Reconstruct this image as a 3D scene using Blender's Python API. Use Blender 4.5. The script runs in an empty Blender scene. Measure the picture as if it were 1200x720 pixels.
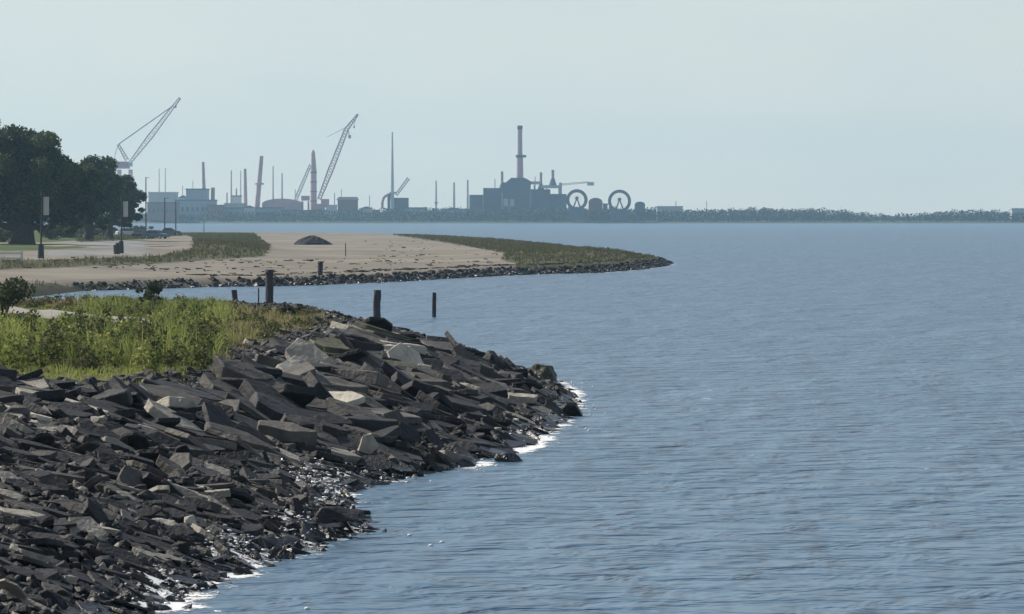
import bpy, bmesh, math, random
import numpy as np
from mathutils import Vector, Matrix, Euler, Quaternion

rng = np.random.default_rng(7)
random.seed(7)
SC = bpy.context.scene
COL = SC.collection
F, HZ, CH = 4800.0, 253.0, 5.0      # focal length in photo pixels, horizon row, camera height


def at(px, py, Y):
    return Vector(((px - 600) / F * Y, Y, CH - (py - HZ) / F * Y))


def px_of(X, Y, Z):
    return 600 + F * X / Y, HZ - F * (Z - CH) / Y


# ------------------------------------------------------------------ object helpers
def tag(o, label=None, cat=None, group=None, kind=None):
    if label: o['label'] = label
    if cat: o['category'] = cat
    if group: o['group'] = group
    if kind: o['kind'] = kind
    return o


def mesh_np(name, V, Fc, mats):
    me = bpy.data.meshes.new(name)
    V = np.asarray(V, dtype=np.float32)
    if isinstance(Fc, np.ndarray):
        k = Fc.shape[1]
        me.vertices.add(len(V)); me.vertices.foreach_set('co', V.ravel())
        me.loops.add(Fc.size); me.loops.foreach_set('vertex_index', Fc.astype(np.int32).ravel())
        me.polygons.add(len(Fc))
        me.polygons.foreach_set('loop_start', np.arange(0, Fc.size, k, dtype=np.int32))
        me.update(calc_edges=True)
    else:
        me.from_pydata(V.tolist(), [], Fc)
    for m in (mats if isinstance(mats, (list, tuple)) else [mats]):
        me.materials.append(m)
    me.validate()
    return me


def link(name, me, parent=None, loc=None, rot=None, scale=None):
    o = bpy.data.objects.new(name, me)
    COL.objects.link(o)
    if parent is not None: o.parent = parent
    if loc is not None: o.location = loc
    if rot is not None: o.rotation_euler = rot
    if scale is not None: o.scale = scale
    return o


def empty(name, loc, rz=0.0):
    o = bpy.data.objects.new(name, None); COL.objects.link(o)
    o.empty_display_size = .2
    o.location = loc; o.rotation_euler = (0, 0, rz)
    return o


class MB:
    """collects simple solids into one mesh"""
    def __init__(s): s.v = []; s.f = []
    def add(s, vs, fs):
        b = len(s.v); s.v += [tuple(v) for v in vs]; s.f += [tuple(b + i for i in f) for f in fs]
        return s
    def box(s, c, d, rot=None):
        c = Vector(c); d = Vector(d) / 2
        vs = []
        for z in (-1, 1):
            for (x, y) in ((-1, -1), (1, -1), (1, 1), (-1, 1)):
                p = Vector((x * d.x, y * d.y, z * d.z))
                if rot: p = rot @ p
                vs.append(c + p)
        return s.add(vs, [(3, 2, 1, 0), (4, 5, 6, 7), (0, 1, 5, 4), (1, 2, 6, 5), (2, 3, 7, 6), (3, 0, 4, 7)])
    def tube(s, a, b, r0, r1=None, n=8, rings=1, wob=0.0):
        a = Vector(a); b = Vector(b); r1 = r0 if r1 is None else r1
        ax = (b - a).normalized(); u = ax.orthogonal().normalized(); w = ax.cross(u)
        vs = []; fs = []
        for k in range(rings + 1):
            t = k / rings; p = a.lerp(b, t); r = r0 + (r1 - r0) * t
            if wob and 0 < k < rings: p = p + Vector((random.uniform(-wob, wob), random.uniform(-wob, wob), 0))
            for i in range(n):
                th = 2 * math.pi * i / n
                rr = r * (1 + (random.uniform(-.12, .12) if wob else 0))
                vs.append(p + (u * math.cos(th) + w * math.sin(th)) * rr)
        for k in range(rings):
            for i in range(n):
                j = (i + 1) % n
                fs.append((k * n + i, k * n + j, (k + 1) * n + j, (k + 1) * n + i))
        fs.append(tuple(range(n - 1, -1, -1))); fs.append(tuple(rings * n + i for i in range(n)))
        return s.add(vs, fs)
    def lattice(s, a, b, w0, w1, n, t, wm=None):
        """four-chord lattice boom from a to b; wm is the width at 40% of its length"""
        a = Vector(a); b = Vector(b); ax = (b - a).normalized()
        u = ax.cross(Vector((0, 1, 0))).normalized(); v = ax.cross(u)
        def width(q):
            if wm is None: return w0 + (w1 - w0) * q
            return w0 + (wm - w0) * q / .4 if q < .4 else wm + (w1 - wm) * (q - .4) / .6
        rows = []
        for k in range(n + 1):
            p = a.lerp(b, k / n); w = width(k / n) / 2
            rows.append([p + u * w * i + v * w * j for i, j in ((-1, -1), (1, -1), (1, 1), (-1, 1))])
        for k in range(n):
            for i in range(4):
                s.tube(rows[k][i], rows[k + 1][i], t, t, 4)
                j = (i + 1) % 4
                s.tube(rows[k][i], rows[k + 1][j], t * .6, t * .6, 3) if k % 2 else s.tube(rows[k][j], rows[k + 1][i], t * .6, t * .6, 3)
        return s
    def prism(s, pts, y0, y1):
        """outline pts (x, z) extruded along y from y0 to y1"""
        n = len(pts)
        vs = [(x, y0, z) for x, z in pts] + [(x, y1, z) for x, z in pts]
        fs = [tuple(range(n)), tuple(range(2 * n - 1, n - 1, -1))]
        for i in range(n):
            j = (i + 1) % n; fs.append((j, i, n + i, n + j))
        return s.add(vs, fs)
    def build(s, name, m, parent=None, loc=None, smooth=False):
        me = mesh_np(name, s.v, s.f, m)
        bm = bmesh.new(); bm.from_mesh(me); bmesh.ops.recalc_face_normals(bm, faces=bm.faces); bm.to_mesh(me); bm.free()
        if smooth: me.polygons.foreach_set('use_smooth', [True] * len(me.polygons))
        return link(name, me, parent, loc)


# ------------------------------------------------------------------ materials
def nodes_of(m):
    m.use_nodes = True
    nt = m.node_tree
    return nt, nt.nodes, nt.links, nt.nodes['Principled BSDF']


def mat(name, c1, c2=None, scale=3.0, rough=.85, bump=0.0, bscale=None, world=False, spec=.3, stretch=(1, 1, 1), rand=0.0, contrast=(.35, .65), metallic=0.0):
    m = bpy.data.materials.new(name)
    nt, N, L, P = nodes_of(m)
    P.inputs['Roughness'].default_value = rough
    P.inputs['Specular IOR Level'].default_value = spec
    P.inputs['Metallic'].default_value = metallic
    c2 = c2 or tuple(v * .75 for v in c1)
    if world:
        g = N.new('ShaderNodeNewGeometry'); src = g.outputs['Position']
    else:
        g = N.new('ShaderNodeTexCoord'); src = g.outputs['Object']
    mp = N.new('ShaderNodeMapping'); mp.inputs['Scale'].default_value = stretch
    L.new(src, mp.inputs['Vector'])
    nz = N.new('ShaderNodeTexNoise'); nz.inputs['Scale'].default_value = scale; nz.inputs['Detail'].default_value = 6; nz.inputs['Roughness'].default_value = .62
    L.new(mp.outputs[0], nz.inputs['Vector'])
    rp = N.new('ShaderNodeValToRGB'); rp.color_ramp.elements[0].position = contrast[0]; rp.color_ramp.elements[1].position = contrast[1]
    rp.color_ramp.elements[0].color = (*c1, 1); rp.color_ramp.elements[1].color = (*c2, 1)
    L.new(nz.outputs['Fac'], rp.inputs['Fac'])
    out = rp.outputs['Color']
    if rand:
        oi = N.new('ShaderNodeObjectInfo'); mr = N.new('ShaderNodeMapRange')
        mr.inputs['To Min'].default_value = 1 - rand; mr.inputs['To Max'].default_value = 1 + rand
        L.new(oi.outputs['Random'], mr.inputs['Value'])
        hs = N.new('ShaderNodeHueSaturation'); L.new(mr.outputs[0], hs.inputs['Value']); L.new(out, hs.inputs['Color']); out = hs.outputs['Color']
    L.new(out, P.inputs['Base Color'])
    if bump:
        n2 = N.new('ShaderNodeTexNoise'); n2.inputs['Scale'].default_value = bscale or scale * 4; n2.inputs['Detail'].default_value = 5
        L.new(mp.outputs[0], n2.inputs['Vector'])
        b = N.new('ShaderNodeBump'); b.inputs['Strength'].default_value = bump; b.inputs['Distance'].default_value = .05
        L.new(n2.outputs['Fac'], b.inputs['Height']); L.new(b.outputs[0], P.inputs['Normal'])
    return m


def attr_mat(name, ramp, rough=.8, transl=0.0, attr='tint', spec=.2):
    """colour taken from a per-leaf / per-blade tint attribute"""
    m = bpy.data.materials.new(name)
    nt, N, L, P = nodes_of(m)
    a = N.new('ShaderNodeAttribute'); a.attribute_name = attr
    rp = N.new('ShaderNodeValToRGB')
    els = rp.color_ramp.elements
    for i, (p, c) in enumerate(ramp):
        e = els[i] if i < 2 else els.new(p)
        e.position = p; e.color = (*c, 1)
    L.new(a.outputs['Fac'], rp.inputs['Fac'])
    L.new(rp.outputs[0], P.inputs['Base Color'])
    P.inputs['Roughness'].default_value = rough; P.inputs['Specular IOR Level'].default_value = spec
    if transl:
        t = N.new('ShaderNodeBsdfTranslucent'); L.new(rp.outputs[0], t.inputs['Color'])
        mx = N.new('ShaderNodeMixShader'); mx.inputs[0].default_value = transl
        L.new(P.outputs[0], mx.inputs[1]); L.new(t.outputs[0], mx.inputs[2])
        L.new(mx.outputs[0], N['Material Output'].inputs['Surface'])
    return m


def set_attr(me, vals, name='tint'):
    a = me.attributes.new(name, 'FLOAT', 'POINT'); a.data.foreach_set('value', np.asarray(vals, dtype=np.float32))


def rock_mat(name, c1, c2, rough=.75):
    """stone: mottled, with lichen-pale blotches, wetter and darker in the splash zone by the water"""
    m = mat(name, c1, c2, scale=2.2, rough=rough, bump=.8, bscale=11, rand=.35, spec=.35)
    nt, N, L, P = nodes_of(m)
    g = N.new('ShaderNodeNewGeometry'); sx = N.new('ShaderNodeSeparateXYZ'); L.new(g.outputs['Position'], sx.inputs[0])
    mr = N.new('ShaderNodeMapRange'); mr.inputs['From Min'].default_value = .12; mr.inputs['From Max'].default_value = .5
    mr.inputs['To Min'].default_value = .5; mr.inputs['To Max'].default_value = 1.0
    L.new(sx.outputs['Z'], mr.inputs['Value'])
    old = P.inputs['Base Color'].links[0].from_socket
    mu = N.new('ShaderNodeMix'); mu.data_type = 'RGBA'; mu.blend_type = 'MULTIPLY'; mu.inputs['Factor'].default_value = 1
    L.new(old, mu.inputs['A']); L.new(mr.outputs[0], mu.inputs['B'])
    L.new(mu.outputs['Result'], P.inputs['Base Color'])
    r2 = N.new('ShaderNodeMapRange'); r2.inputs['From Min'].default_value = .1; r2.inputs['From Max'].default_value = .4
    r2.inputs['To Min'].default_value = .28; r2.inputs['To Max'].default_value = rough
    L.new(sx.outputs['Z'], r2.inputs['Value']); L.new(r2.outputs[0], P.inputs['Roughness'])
    return m


M = {}
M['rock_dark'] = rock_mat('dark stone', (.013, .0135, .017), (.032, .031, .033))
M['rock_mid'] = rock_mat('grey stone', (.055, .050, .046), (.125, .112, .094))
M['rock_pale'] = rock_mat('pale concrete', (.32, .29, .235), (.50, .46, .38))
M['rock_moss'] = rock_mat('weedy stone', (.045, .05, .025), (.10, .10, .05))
M['soil'] = mat('dark rubble soil', (.025, .023, .022), (.05, .045, .04), 1.5, .95, .6, 6, world=True)
M['wood'] = mat('weathered piling wood', (.035, .03, .032), (.07, .06, .058), 4, .85, .5, 14, stretch=(1, 1, .15))
M['bark'] = mat('bark', (.03, .026, .022), (.06, .05, .04), 3, .95, .5, 9)
M['pathpave'] = mat('pale pavement', (.25, .235, .20), (.31, .295, .26), .5, .9, .1, 3, world=True)
M['metal_dark'] = mat('dark painted metal', (.03, .032, .038), (.045, .047, .05), 2, .5)
M['banner'] = mat('grey banner', (.38, .40, .38), (.46, .48, .46), 1.5, .8)
M['white'] = mat('white paint', (.72, .72, .68), (.62, .61, .56), 2, .6)
M['car_dark'] = mat('dark car paint', (.02, .022, .028), (.025, .026, .03), 1, .3, spec=.5)
M['glass'] = mat('dark car glass', (.02, .025, .03), (.03, .035, .04), 1, .12, spec=.5)
M['tyre'] = mat('tyre rubber', (.02, .02, .02), (.03, .03, .03), 2, .9)
M['car_pale'] = mat('silver car paint', (.55, .56, .58), (.5, .51, .53), 1, .3, spec=.5)
M['car_blue'] = mat('blue grey car paint', (.08, .11, .17), (.07, .1, .15), 1, .3, spec=.5)
M['crane_pink'] = mat('faded red crane steel', (.50, .22, .24), (.58, .30, .31), .2, .7)
M['crane_grey'] = mat('grey crane steel', (.44, .27, .30), (.52, .34, .37), .2, .7)
M['steel_grey'] = mat('pale grey steel', (.48, .50, .51), (.56, .58, .59), .1, .7)
M['steel_dark'] = mat('dark steel', (.05, .055, .07), (.08, .085, .1), .1, .7)
M['ochre'] = mat('ochre stack', (.34, .28, .14), (.3, .25, .13), .1, .8)
M['clad_blue'] = mat('blue grey cladding', (.24, .30, .36), (.31, .36, .41), .05, .8)
M['clad_pale'] = mat('pale cladding', (.42, .44, .45), (.50, .52, .53), .05, .8)
M['clad_pink'] = mat('brick wall', (.20, .095, .095), (.25, .13, .125), .08, .85)
M['clad_dark'] = mat('dark plant cladding', (.07, .085, .12), (.1, .115, .15), .05, .8)
M['window'] = mat('window glass', (.03, .035, .04), (.04, .045, .05), 1, .15, spec=.5)
M['heap'] = mat('dark heap', (.012, .010, .018), (.028, .022, .032), 2, .9, .6, 5)
M['shoreland'] = mat('far shore earth', (.05, .06, .04), (.08, .085, .06), .02, .95, world=True)

leaf_ramp = [(0, (.018, .034, .015)), (1, (.13, .15, .055)), (.5, (.045, .068, .026))]
M['leaf'] = attr_mat('oak leaves', leaf_ramp, .6, .32)
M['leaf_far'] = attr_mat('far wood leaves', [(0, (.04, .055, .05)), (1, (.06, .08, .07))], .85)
M['shrub'] = attr_mat('shrub leaves', [(0, (.03, .042, .02)), (1, (.085, .10, .04))], .7, .25)
M['grass'] = attr_mat('grass blades', [(0, (.34, .27, .155)), (1, (.32, .35, .10)), (.33, (.28, .25, .115)), (.55, (.12, .14, .05)), (.8, (.18, .23, .06))], .75, .45)
M['dunegrass'] = attr_mat('dune grass blades', [(0, (.16, .14, .075)), (1, (.075, .085, .03))], .85, .3)


def ground_mat(name, cols, sc):
    """ground sheet: sand / grass / paving picked by vertex masks, edges broken up by noise"""
    m = bpy.data.materials.new(name)
    nt, N, L, P = nodes_of(m)
    P.inputs['Roughness'].default_value = .95; P.inputs['Specular IOR Level'].default_value = .15
    g = N.new('ShaderNodeNewGeometry')
    nz = N.new('ShaderNodeTexNoise'); nz.inputs['Scale'].default_value = sc; nz.inputs['Detail'].default_value = 7; nz.inputs['Roughness'].default_value = .65
    L.new(g.outputs['Position'], nz.inputs['Vector'])
    def mixed(a, b):
        rp = N.new('ShaderNodeValToRGB'); rp.color_ramp.elements[0].position = .35; rp.color_ramp.elements[1].position = .65
        rp.color_ramp.elements[0].color = (*a, 1); rp.color_ramp.elements[1].color = (*b, 1)
        L.new(nz.outputs['Fac'], rp.inputs[0]); return rp.outputs[0]
    cur = mixed(*cols[0][1])
    n3 = N.new('ShaderNodeTexNoise'); n3.inputs['Scale'].default_value = sc * 3; n3.inputs['Detail'].default_value = 4
    L.new(g.outputs['Position'], n3.inputs['Vector'])
    for an, pair in cols[1:]:
        a = N.new('ShaderNodeAttribute'); a.attribute_name = an
        ad = N.new('ShaderNodeMath'); ad.operation = 'ADD'; L.new(a.outputs['Fac'], ad.inputs[0]); L.new(n3.outputs['Fac'], ad.inputs[1])
        mr = N.new('ShaderNodeMapRange'); mr.inputs['From Min'].default_value = .92; mr.inputs['From Max'].default_value = 1.08
        L.new(ad.outputs[0], mr.inputs['Value'])
        mx = N.new('ShaderNodeMix'); mx.data_type = 'RGBA'
        L.new(mr.outputs[0], mx.inputs['Factor']); L.new(cur, mx.inputs['A']); L.new(mixed(*pair), mx.inputs['B'])
        cur = mx.outputs['Result']
    # drifts, wrack lines and tonal bands, and damp ground next to the water
    mp = N.new('ShaderNodeMapping'); mp.inputs['Scale'].default_value = (.35, 1, 1); L.new(g.outputs['Position'], mp.inputs['Vector'])
    n4 = N.new('ShaderNodeTexNoise'); n4.inputs['Scale'].default_value = sc * .35; n4.inputs['Detail'].default_value = 8; n4.inputs['Roughness'].default_value = .72; n4.inputs['Distortion'].default_value = .6
    L.new(mp.outputs[0], n4.inputs['Vector'])
    r4 = N.new('ShaderNodeMapRange'); r4.inputs['From Min'].default_value = .32; r4.inputs['From Max'].default_value = .68; r4.inputs['To Min'].default_value = .68; r4.inputs['To Max'].default_value = 1.2
    L.new(n4.outputs['Fac'], r4.inputs['Value'])
    sz = N.new('ShaderNodeSeparateXYZ'); L.new(g.outputs['Position'], sz.inputs[0])
    r5 = N.new('ShaderNodeMapRange'); r5.inputs['From Min'].default_value = .2; r5.inputs['From Max'].default_value = .62; r5.inputs['To Min'].default_value = .45; r5.inputs['To Max'].default_value = 1
    L.new(sz.outputs['Z'], r5.inputs['Value'])
    m5 = N.new('ShaderNodeMath'); m5.operation = 'MULTIPLY'; L.new(r4.outputs[0], m5.inputs[0]); L.new(r5.outputs[0], m5.inputs[1])
    mu = N.new('ShaderNodeMix'); mu.data_type = 'RGBA'; mu.blend_type = 'MULTIPLY'; mu.inputs['Factor'].default_value = 1
    L.new(cur, mu.inputs['A']); L.new(m5.outputs[0], mu.inputs['B']); cur = mu.outputs['Result']
    L.new(cur, P.inputs['Base Color'])
    b = N.new('ShaderNodeBump'); b.inputs['Strength'].default_value = .4; b.inputs['Distance'].default_value = .08
    L.new(n3.outputs['Fac'], b.inputs['Height']); L.new(b.outputs[0], P.inputs['Normal'])
    return m


# ------------------------------------------------------------------ geometry helpers
def sdist(poly, X, Y):
    """signed distance to a polygon, positive inside (numpy)"""
    X = np.asarray(X, float); Y = np.asarray(Y, float)
    d = np.full(X.shape, 1e18); ins = np.zeros(X.shape, bool)
    n = len(poly)
    for i in range(n):
        (ax, ay), (bx, by) = poly[i], poly[(i + 1) % n]
        ex, ey = bx - ax, by - ay
        t = np.clip(((X - ax) * ex + (Y - ay) * ey) / (ex * ex + ey * ey + 1e-12), 0, 1)
        d = np.minimum(d, (X - ax - t * ex) ** 2 + (Y - ay - t * ey) ** 2)
        c = ((ay > Y) != (by > Y))
        if by != ay:
            ins ^= c & (X < (bx - ax) * (Y - ay) / (by - ay) + ax)
    d = np.sqrt(d)
    return np.where(ins, d, -d)


def inside(poly, X, Y): return sdist(poly, X, Y) > 0


_ph = rng.uniform(0, 6.28, (3, 8, 3))
def wob(X, Y, L, k=0):
    """smooth pseudo-noise, about -1..1, with wavelength about L"""
    r = 0
    for i in range(8):
        a = _ph[k, i, 0]; f = (0.6 + 1.2 * (i / 7)) * 2 * math.pi / L
        r = r + np.sin(f * (X * math.cos(a) + Y * math.sin(a)) + _ph[k, i, 1])
    return r / 4


SHORE = [(-3.2, 12), (-4.4, 40), (-4.9, 50), (-4.4, 54.5), (-3.6, 60), (-2.5, 64.8), (-2.9, 69), (-3.2, 73.5), (-2.5, 77.5), (-1.5, 80.5), (-.8, 84.5), (-.1, 88.5),
         (.55, 95), (.9, 102), (1.3, 109), (1.4, 114), (.9, 122), (.1, 132), (-1.5, 144), (-5, 151), (-11, 155), (-17, 158), (-24, 167), (-28, 200),
         (-30, 260), (-90, 262), (-90, 12)]


def land_z(X, Y):
    d = sdist(SHORE, X, Y)
    t = np.clip(d / 6.3, 0, 1)
    z = np.where(d < 0, np.maximum(.30 * d, -1.2), 1.8 * (t * 1.25 - .25 * t * t))
    z = z + np.where(d > 0, np.clip(d / 3, 0, 1) * (.06 * wob(X, Y, 5) + .08 * wob(X, Y, 17, 1)), 0)
    return z, d


def gpix(pts, z=1.8):
    """photo outline -> ground outline at height z"""
    r = []
    for px, py in pts:
        Y = (CH - z) * F / (py - HZ); r.append(((px - 600) / F * Y, Y))
    return r


GRASS = [(-13, 62), (-11.2, 74)] + gpix([(0, 446), (60, 449), (120, 447), (185, 440), (250, 432), (300, 412), (340, 399), (388, 386), (388, 372), (335, 367.5), (250, 358)]) + [(-15, 149), (-20, 153), (-27, 166), (-32, 200), (-33, 255), (-88, 255), (-88, 62)]
PATHL = gpix([(-60, 357), (30, 367), (95, 376), (150, 381.5), (218, 387)])

# ------------------------------------------------------------------ world, sun, camera
w = bpy.data.worlds.new("World"); SC.world = w; w.use_nodes = True
AZ, EL = math.radians(-60), math.radians(38)
wn, wl = w.node_tree.nodes, w.node_tree.links
sky = wn.new('ShaderNodeTexSky'); sky.sky_type = 'NISHITA'; sky.sun_disc = False
sky.sun_elevation = EL; sky.sun_rotation = AZ
sky.air_density = .72; sky.dust_density = .35; sky.ozone_density = 1.9; sky.altitude = 0
# thin milky veil of high cloud, thickest towards the horizon
wtc = wn.new('ShaderNodeTexCoord'); wsx = wn.new('ShaderNodeSeparateXYZ'); wl.new(wtc.outputs['Generated'], wsx.inputs[0])
wmr = wn.new('ShaderNodeMapRange'); wmr.inputs['From Min'].default_value = 0; wmr.inputs['From Max'].default_value = .6
wmr.inputs['To Min'].default_value = .72; wmr.inputs['To Max'].default_value = .12; wl.new(wsx.outputs['Z'], wmr.inputs['Value'])
wmp = wn.new('ShaderNodeMapping'); wmp.inputs['Scale'].default_value = (1, 1, 3.0); wl.new(wtc.outputs['Generated'], wmp.inputs['Vector'])
wnz = wn.new('ShaderNodeTexNoise'); wnz.inputs['Scale'].default_value = 9; wnz.inputs['Detail'].default_value = 5; wl.new(wmp.outputs[0], wnz.inputs['Vector'])
wrp = wn.new('ShaderNodeValToRGB'); wrp.color_ramp.elements[0].position = .35; wrp.color_ramp.elements[1].position = .65
wrp.color_ramp.elements[0].color = (5.8, 6.2, 5.95, 1); wrp.color_ramp.elements[1].color = (6.75, 6.75, 6.2, 1)
wl.new(wnz.outputs['Fac'], wrp.inputs[0])
wmx = wn.new('ShaderNodeMix'); wmx.data_type = 'RGBA'
wl.new(wmr.outputs[0], wmx.inputs['Factor']); wl.new(sky.outputs[0], wmx.inputs['A']); wl.new(wrp.outputs[0], wmx.inputs['B'])
wl.new(wmx.outputs['Result'], wn['Background'].inputs[0]); wn['Background'].inputs[1].default_value = .086
sun = bpy.data.lights.new('sun', 'SUN'); sun.energy = 4.2; sun.angle = math.radians(.5); sun.color = (1, .95, .87)
so = bpy.data.objects.new('sun', sun); COL.objects.link(so)
sd = Vector((math.sin(AZ) * math.cos(EL), math.cos(AZ) * math.cos(EL), math.sin(EL)))
so.rotation_euler = sd.to_track_quat('Z', 'Y').to_euler(); sun.color = (1, .93, .82); so.location = (-40, 30, 80)
cam = bpy.data.cameras.new('camera'); co = bpy.data.objects.new('camera', cam); COL.objects.link(co)
cam.sensor_width = 36; cam.sensor_fit = 'HORIZONTAL'; cam.lens = 36 * F / 1200
co.location = (0, 0, CH); co.rotation_euler = (math.radians(90), 0, 0)
cam.shift_y = (HZ - 360) / 1200
cam.clip_start = .5; cam.clip_end = 20000
SC.camera = co
SC.view_settings.view_transform = 'Standard'; SC.view_settings.look = 'None'
SC.view_settings.exposure = 0.40; SC.view_settings.gamma = 1
SC.cycles.use_denoising = True
SC.cycles.volume_bounces = 1

# ------------------------------------------------------------------ haze
hb = MB().box((0, 2250, 43), (6400, 4700, 94))
hz = hb.build('haze', None)
hm = bpy.data.materials.new('pale sea haze'); hm.use_nodes = True
hn = hm.node_tree.nodes; hn.remove(hn['Principled BSDF'])
pv = hn.new('ShaderNodeVolumePrincipled'); pv.inputs['Color'].default_value = (.50, .79, 1, 1); pv.inputs['Density'].default_value = .000118; pv.inputs['Anisotropy'].default_value = .3
hm.node_tree.links.new(pv.outputs[0], hn['Material Output'].inputs['Volume'])
hz.data.materials.clear(); hz.data.materials.append(hm); tag(hz, kind='stuff')

# ------------------------------------------------------------------ water
wm = bpy.data.materials.new('choppy grey blue water')
nt, N, L, P = nodes_of(wm)
P.inputs['Roughness'].default_value = .30; P.inputs['IOR'].default_value = 1.33; P.inputs['Specular IOR Level'].default_value = .4
g = N.new('ShaderNodeNewGeometry')
def wnoise(sx, sy, scale, det, rough=.55, dist=0):
    mp = N.new('ShaderNodeMapping'); mp.inputs['Scale'].default_value = (sx, sy, 1); mp.inputs['Rotation'].default_value = (0, 0, math.radians(8))
    L.new(g.outputs['Position'], mp.inputs['Vector'])
    n = N.new('ShaderNodeTexNoise'); n.inputs['Scale'].default_value = scale; n.inputs['Detail'].default_value = det; n.inputs['Roughness'].default_value = rough; n.inputs['Distortion'].default_value = dist
    L.new(mp.outputs[0], n.inputs['Vector']); return n.outputs['Fac']
w1 = wnoise(.95, 1.0, .85, 3, .6, .5)
w2 = wnoise(1.0, .36, .42, 3, .55, .3)
wc = wnoise(1.0, .3, .22, 5, .65, .3)
rp = N.new('ShaderNodeValToRGB'); rp.color_ramp.elements[0].position = .3; rp.color_ramp.elements[1].position = .7
rp.color_ramp.elements[0].color = (.060, .122, .186, 1); rp.color_ramp.elements[1].color = (.098, .168, .240, 1)
L.new(wc, rp.inputs[0]); L.new(rp.outputs[0], P.inputs['Base Color'])
b1 = N.new('ShaderNodeBump'); b1.inputs['Strength'].default_value = 1; b1.inputs['Distance'].default_value = .62
L.new(w2, b1.inputs['Height'])
b2 = N.new('ShaderNodeBump'); b2.inputs['Strength'].default_value = 1; b2.inputs['Distance'].default_value = .50
L.new(w1, b2.inputs['Height']); L.new(b1.outputs[0], b2.inputs['Normal']); L.new(b2.outputs[0], P.inputs['Normal'])
me = mesh_np('water', [(-3000, -60, 0), (3000, -60, 0), (3000, 4400, 0), (-3000, 4400, 0)], [(0, 1, 2, 3)], wm)
tag(link('water', me), kind='structure')

# ------------------------------------------------------------------ near bank
def grid(xs, ys, zf):
    X, Y = np.meshgrid(xs, ys); Z = zf(X, Y)
    V = np.stack([X, Y, Z], -1).reshape(-1, 3); nx = len(xs); ny = len(ys)
    i = np.arange(nx * ny).reshape(ny, nx)
    Q = np.stack([i[:-1, :-1], i[:-1, 1:], i[1:, 1:], i[1:, :-1]], -1).reshape(-1, 4)
    return V, Q

V, Q = grid(np.arange(-60, 5.01, .4), np.arange(12, 262.1, .5), lambda X, Y: land_z(X, Y)[0])
M['bank'] = ground_mat('bank ground', [('', ((.028, .025, .023), (.055, .05, .045))), ('grassy', ((.13, .12, .045), (.10, .115, .03)))], .8)
me = mesh_np('bank', V, Q, M['bank'])
gd = sdist(GRASS, V[:, 0], V[:, 1])
set_attr(me, np.clip(.5 + gd * .8, 0, 1), 'grassy')
me.polygons.foreach_set('use_smooth', [True] * len(me.polygons))
tag(link('bank', me), kind='structure')

pv_, pf = [], []
pts = [Vector((x, y, 0)) for x, y in PATHL]
fine = []
for a, b in zip(pts, pts[1:]):
    for k in range(10): fine.append(a.lerp(b, k / 10))
fine.append(pts[-1])
for i, p in enumerate(fine):
    d = (fine[min(i + 1, len(fine) - 1)] - fine[max(i - 1, 0)]).normalized(); nrm = Vector((d.y, -d.x, 0))
    for s in (-.62, .62):
        q = p + nrm * s; z = float(land_z(np.array([q.x]), np.array([q.y]))[0][0])
        pv_.append((q.x, q.y, z + .09)); pv_.append((q.x, q.y, z - .2))
for i in range(len(fine) - 1):
    a = i * 4; pf += [(a, a + 2, a + 6, a + 4), (a, a + 4, a + 5, a + 1), (a + 2, a + 3, a + 7, a + 6)]
tag(link('path', mesh_np('path', pv_, pf, M['pathpave'])), kind='structure')

# ------------------------------------------------------------------ rocks
def hull_rock(seed, kind):
    r = random.Random(seed); bm = bmesh.new()
    if kind == 'boulder':
        ex = (.5, r.uniform(.34, .48), r.uniform(.26, .40))
        for _ in range(r.randint(13, 20)):
            v = Vector((r.gauss(0, 1), r.gauss(0, 1), r.gauss(0, 1))).normalized()
            k = max(abs(c) for c in v) ** .55
            bm.verts.new(Vector((v.x * ex[0], v.y * ex[1], v.z * ex[2])) / k)
    elif kind == 'wedge':
        ex = (.5, r.uniform(.25, .4), r.uniform(.2, .3))
        for _ in range(9):
            bm.verts.new((r.uniform(-1, 1) * ex[0], r.uniform(-1, 1) * ex[1], r.uniform(-1, 1) * ex[2]))
        for x, y in ((-1, -1), (-1, 1), (.2, -1), (.2, 1)):
            bm.verts.new((x * ex[0], y * ex[1] * r.uniform(.6, 1), -ex[2]))
        bm.verts.new((-ex[0] * .8, 0, ex[2])); bm.verts.new((ex[0], r.uniform(-.5, .5) * ex[1], -ex[2] * .4))
    else:
        n = r.randint(5, 7); t = r.uniform(.05, .10); ey = r.uniform(.3, .46)
        for i in range(n):
            th = 2 * math.pi * (i + r.uniform(-.28, .28)) / n
            k = r.uniform(.82, 1.0) * .5
            for z in (-1, 1):
                bm.verts.new((math.cos(th) * k * (1 + .06 * z * r.uniform(-1, 1)), math.sin(th) * k * ey * 2 * (1 + .06 * z * r.uniform(-1, 1)), z * t + r.uniform(-.012, .012)))
    bmesh.ops.convex_hull(bm, input=bm.verts)
    bmesh.ops.delete(bm, geom=[v for v in bm.verts if not v.link_faces], context='VERTS')
    bmesh.ops.dissolve_limit(bm, angle_limit=math.radians(7), verts=bm.verts, edges=bm.edges)
    if kind != 'stuff':
        bmesh.ops.bevel(bm, geom=bm.edges[:], offset=.022 if kind != 'slab' else .012, segments=1, affect='EDGES')
    bmesh.ops.triangulate(bm, faces=[f for f in bm.faces if len(f.verts) > 4])
    bmesh.ops.recalc_face_normals(bm, faces=bm.faces)
    return bm


from mathutils import noise as mnoise


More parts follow.
